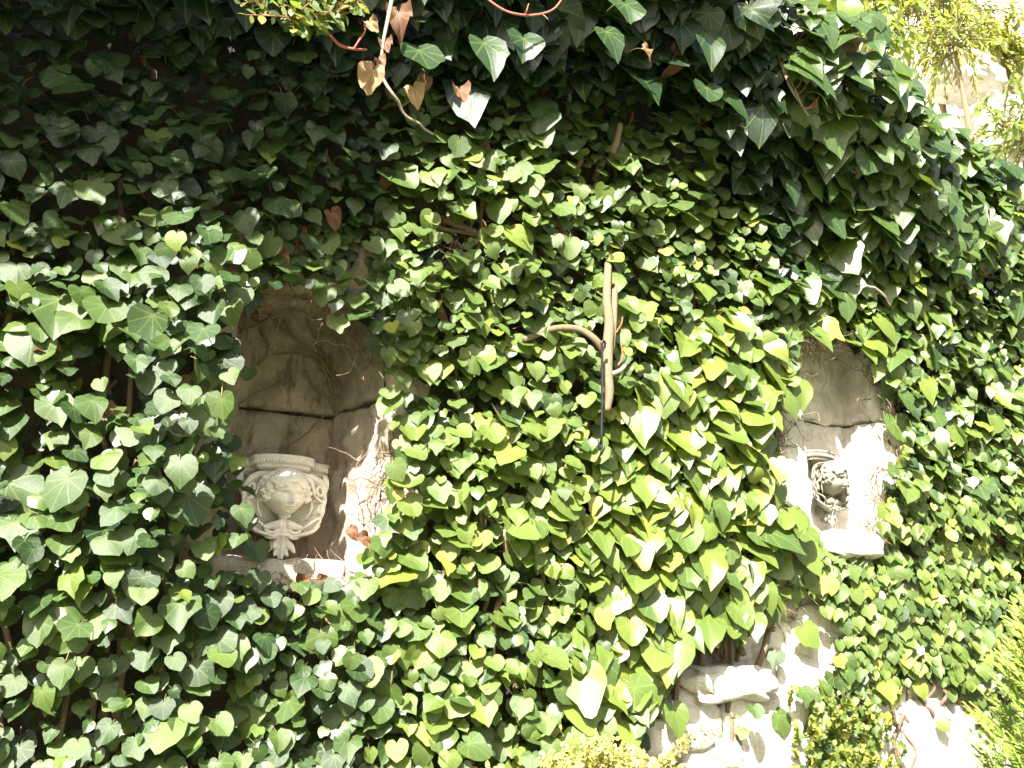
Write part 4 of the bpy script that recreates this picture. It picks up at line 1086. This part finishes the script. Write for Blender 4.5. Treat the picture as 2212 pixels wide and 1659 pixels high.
# sprig hanging over the top, left of centre
SP = empty('privet_sprig', at(660, 40, .55), 'sunlit small leaved sprig with red stems hanging over the shaded top ivy', 'sprig')
paths = []
for i in range(26):
    x0 = rng.uniform(640, 760); y0 = rng.uniform(-70, 30); paths.append([at(x0, y0, .55), at(x0 + rng.uniform(-40, 30), y0 + rng.uniform(10, 30), .56), at(x0 + rng.uniform(-75, 40), y0 + rng.uniform(15, 55), .57 + rng.uniform(-.03, .05))])
paths += [[at(690, 50, .55), at(640, 38, .56), at(580, 34, .57), at(532, 32, .58)], [at(620, -20, .55), at(570, 0, .56), at(520, 8, .57)], [at(600, 36, .55), at(560, 14, .56), at(545, -10, .57)], [at(740, -60, .55), at(765, -10, .56), at(780, 20, .57)]]
twiggy(SP, paths, .0022, M_RED, 12, .024, .55, M_SPRIG, singles=220, tint=(.82, .1))
stem([(690, 55, .55), (715, 78, .55), (735, 98, .54), (765, 106, .54), (792, 107, .53)], [.0025, .0035, .0025], M_RED, SP, name='stalk')
stem([(764, 106, .54), (775, 88, .55), (788, 68, .55), (786, 50, .55)], [.0025, .002], M_RED, SP, name='stalk')
# dry twig with two tan dead leaves
DT = empty('dry_twig', at(830, 60, .5), 'dry twig at the top hanging with tan shrivelled leaves', 'twig')
stem([(850, -20, .46), (838, 40, .49), (828, 90, .5), (822, 140, .5), (812, 150, .5)], [.005, .003], M_GREY, DT, name='stalk')
for a in ((806, 152, .51, .064, .9, -.25), (832, 92, .50, .036, .5, .1), (818, 130, .51, .03, .6, .3), (800, 50, .5, .035, .75, .6)):
    dead_leaf(a[0], a[1], a[2], a[3], DT, a[4], a[5], kind='dead', n=(-.4, -.9, .1))
RT = empty('red_twig', at(1140, 30, .5), 'bare red twig arching down across the top edge of the ivy', 'twig')
stem([(1040, -15, .5), (1062, 5, .51), (1095, 25, .52), (1135, 33, .52), (1170, 30, .52), (1198, 18, .51), (1218, -8, .5)], [.003, .0034, .0024], M_RED, RT, name='stalk')
stem([(1135, 32, .52), (1138, 22, .53), (1142, 8, .53)], [.002, .0015], M_RED, RT, name='side_shoot')
stem([(1170, 30, .52), (1178, 36, .52), (1184, 42, .52)], [.002, .0015], M_GREY, RT, name='side_shoot')
RS = empty('red_stemmed_sprig', at(1740, 170, .35), 'grey twig with red leaf stalks and a big pink brown dead leaf, upper right', 'sprig')
stem([(1668, 95, .33), (1688, 140, .35), (1708, 190, .36), (1730, 225, .36), (1757, 268, .36)], [.0045, .005, .003], M_GREY, RS, name='stalk')
stem([(1680, 100, .33), (1698, 150, .36), (1718, 195, .37), (1735, 235, .37)], [.0035, .003], M_GREY, RS, name='stalk')
for a in ([(1728, 228, .37), (1745, 234, .39), (1760, 220, .40), (1772, 205, .40)], [(1715, 195, .37), (1728, 180, .38), (1732, 160, .38)], [(1722, 205, .37), (1738, 190, .38), (1745, 165, .38)], [(1735, 232, .37), (1755, 232, .39), (1768, 215, .4)], [(1700, 170, .36), (1715, 130, .38), (1735, 100, .38)]):
    stem(a, [.0022, .0016], M_RED, RS, name='leaf_stalk', seg=5)
def sprig_leaf(px, py, off, L, kind, tint, rot, parent, mat=None):
    mat = mat or M_GLOSS_O
    o = dead_leaf(px, py, off, L, parent, tint, rot, kind, name='leaf')
    o.data = leaf_mesh(kind, int(rng.integers(0, 12)), mat)
for a in ((1772, 205, .40, .05, 'star', .85, .8), (1735, 160, .39, .04, 'heart', .85, .3), (1745, 110, .39, .05, 'heart', .8, -.3), (1725, 92, .38, .045, 'long', .75, .2), (1765, 150, .39, .05, 'long', .7, .5), (1755, 255, .37, .04, 'long', .45, .4), (1800, 40, .36, .09, 'long', .72, .1), (1830, 10, .36, .09, 'long', .6, .2)):
    sprig_leaf(*a, RS)
for a in ((1812, 85, .40, .125, .72, .05), (1780, 110, .39, .07, .3, .5), (1790, 150, .38, .06, .2, .8), (1745, 40, .38, .06, .4, .6)):
    dead_leaf(*a[:4], RS, a[4], a[5], kind='dead', n=(-.5, -.8, .1))
# bright new shoot beside the sawn branch is part of the centre ivy
stem([(1335, 790, .25), (1345, 770, .25), (1342, 745, .24)], [.003, .002], M_RED, IVY['centre'])
stem([(1330, 720, .22), (1342, 700, .23), (1345, 685, .23)], [.003, .002], M_RED, IVY['centre'])

# yellow box-like shrub at the bottom edge
YS = empty('yellow_shrub', at(1320, 1700, .25) * np.array([1, 1, 0]), 'yellow leaved shrub poking up at the bottom edge below the pale ivy', 'shrub')
paths = []
for i in range(150):
    x0 = rng.normal(1300, 85); top = 1590 + abs(x0 - 1290) * .32 + abs(rng.normal(0, 35)); o0 = rng.uniform(.12, .36)
    paths.append([at(x0 + rng.normal(0, 25), 1760, o0), at(x0 + rng.normal(0, 10), (1760 + top) / 2, o0 + .01), at(x0 + rng.normal(0, 18), top, o0 + rng.uniform(-.02, .05))])
for a, b in ((1510, 1575), (1555, 1580), (1590, 1545), (1480, 1610), (1450, 1630), (1530, 1560)):
    paths.append([at(1390, 1690, .2), at((1390 + a) / 2, (1690 + b) / 2 - 12, .2), at(a, b, .2)])
twiggy(YS, paths, .002, M_BARKP, 26, .0145, .62, M_YEL, singles=300, tint=(.6, .22))
# low weed with tiny round leaves on the foot of the wall
WD = empty('weed_patch', at(1830, 1640, .1), 'clump of tiny leaved green weed over the white stones, lower right', 'weed')
paths = []
for i in range(170):
    x0 = rng.normal(1830, 62); y0 = rng.uniform(1470, 1690); o0 = rng.uniform(.03, .13)
    if inside([(1720, 1560), (1800, 1500), (1900, 1520), (1950, 1600), (1940, 1720), (1720, 1720)], np.array([x0]), np.array([y0]))[0] or rng.random() < .12:
        paths.append([at(x0, y0 + 45, o0 - .02), at(x0 + rng.normal(0, 8), y0 + 22, o0), at(x0 + rng.normal(0, 16), y0, o0 + .02)])
twiggy(WD, paths, .0014, M_BARKP, 15, .017, .85, M_SPRIG, singles=250, tint=(.80, .12))

# conifer at the right edge, standing clear of the wall
CB = empty('conifer_bush', at(2345, 1640, .75) * np.array([1, 1, 0]), 'feathery yellow green conifer bush at the lower right edge', 'bush')
PP, DD, LL, TI = [], [], [], []; gs = Geo(); c0 = at(2345, 1640, .75)
tv, tt = tube(smooth_path([c0 * np.array([1, 1, 0]), c0 * np.array([1, 1, .5]) + np.array([.01, 0, 0]), c0 + np.array([0, 0, .45])], 6), [.035, .012], 8)
link('trunk', mesh_np('trunk', tv, tt), M_BARK, CB)
for i in range(620):
    hgt = rng.uniform(-.45, .42); rad_ = .34 * (1 - max(0, hgt + .12) / .62) ** .8; a = rng.uniform(0, 2 * math.pi); k = math.sqrt(rng.uniform(.35, 1)) * rad_
    b = c0 + np.array([math.cos(a) * k * .8, math.sin(a) * k * .8, hgt - .05]); d = unit(np.array([math.cos(a) * .8, math.sin(a) * .8, .9]) + rng.normal(0, .18, 3)); ln = rng.uniform(.08, .13)
    sd = unit(np.cross(d, rng.normal(0, 1, 3)))
    for t in np.linspace(0.1, 1, 9):
        for s_ in (-1, 1):
            PP.append(b + d * ln * t); DD.append(d * .9 + sd * s_ * .75 * (1.1 - t) + rng.normal(0, .1, 3)); LL.append(ln * (.36 - .2 * t)); TI.append(np.clip(.2 + .6 * t + rng.normal(0, .12), 0, 1))
leaf_cloud('foliage', np.array(PP), np.array(DD), np.array(LL), np.array(TI), .22, M_CON, CB)

# willow-like tree and yellow bush on the bank above, top right
def bank_tree(name, px, py, off, label, cat, n, spread, size, wid, mat, tint, droop, height):
    c = at(px, py, off); base = c - np.array([0, 0, height])
    gz = 3.25 + 0.85 * min(max(base[1] - 0.3, 0), 2.6)
    base[2] = min(base[2], gz)
    root = empty(name, base, label, cat)
    V, T = tube(smooth_path([base, (base + c) / 2 + np.array([.05, 0, 0]), c], 6), [.03, .012], 7); link('trunk', mesh_np('trunk', V, T), M_BARK, root)
    paths = []
    for i in range(n):
        d = unit(rng.normal(0, 1, 3) * np.array([1, .7, .75])) * spread * rng.uniform(.5, 1)
        c1 = c + d * rng.uniform(.15, .6) + rng.normal(0, .12, 3) * spread; d = unit(d + rng.normal(0, .45, 3) * spread) * spread * .5
        paths.append([c1 - d * .4, c1 + d * .5 + np.array([0, 0, .04]), c1 + d + np.array([0, 0, -droop * rng.uniform(.2, 1)])])
    twiggy(root, paths, .004, M_BARK, 16, size, wid, mat, tint=tint, spread=.6, lean=1.0, fol='crown')
bank_tree('willow_tree', 2000, 10, -1.1, 'airy tree with narrow yellow green leaves on the bank, top right', 'tree', 190, .85, .085, .20, M_SPRIG, (.82, .10), .3, 1.0)
bank_tree('yellow_bush', 2170, 110, -.75, 'small bush with bright yellow green leaves beside the white rocks, top right corner', 'bush', 60, .30, .055, .42, M_SPRIG, (.9, .07), .08, .35)
bank_tree('round_bush', 1870, 40, -.5, 'pale green round leaved bush peeping over the ivy left of the white rocks', 'bush', 60, .32, .06, .5, M_SPRIG, (.74, .1), .08, .35)
bank_tree('feathery_bush', 2060, 95, -.65, 'feathery pale green bush on the bank just above the big white rock', 'bush', 60, .30, .055, .24, M_SPRIG, (.84, .1), .1, .3)
bank_tree('leafy_bush', 2215, 290, -.4, 'pale thin leaved bush growing behind the ivy at the right edge', 'bush', 80, .36, .05, .32, M_SPRIG, (.66, .12), .05, .3)
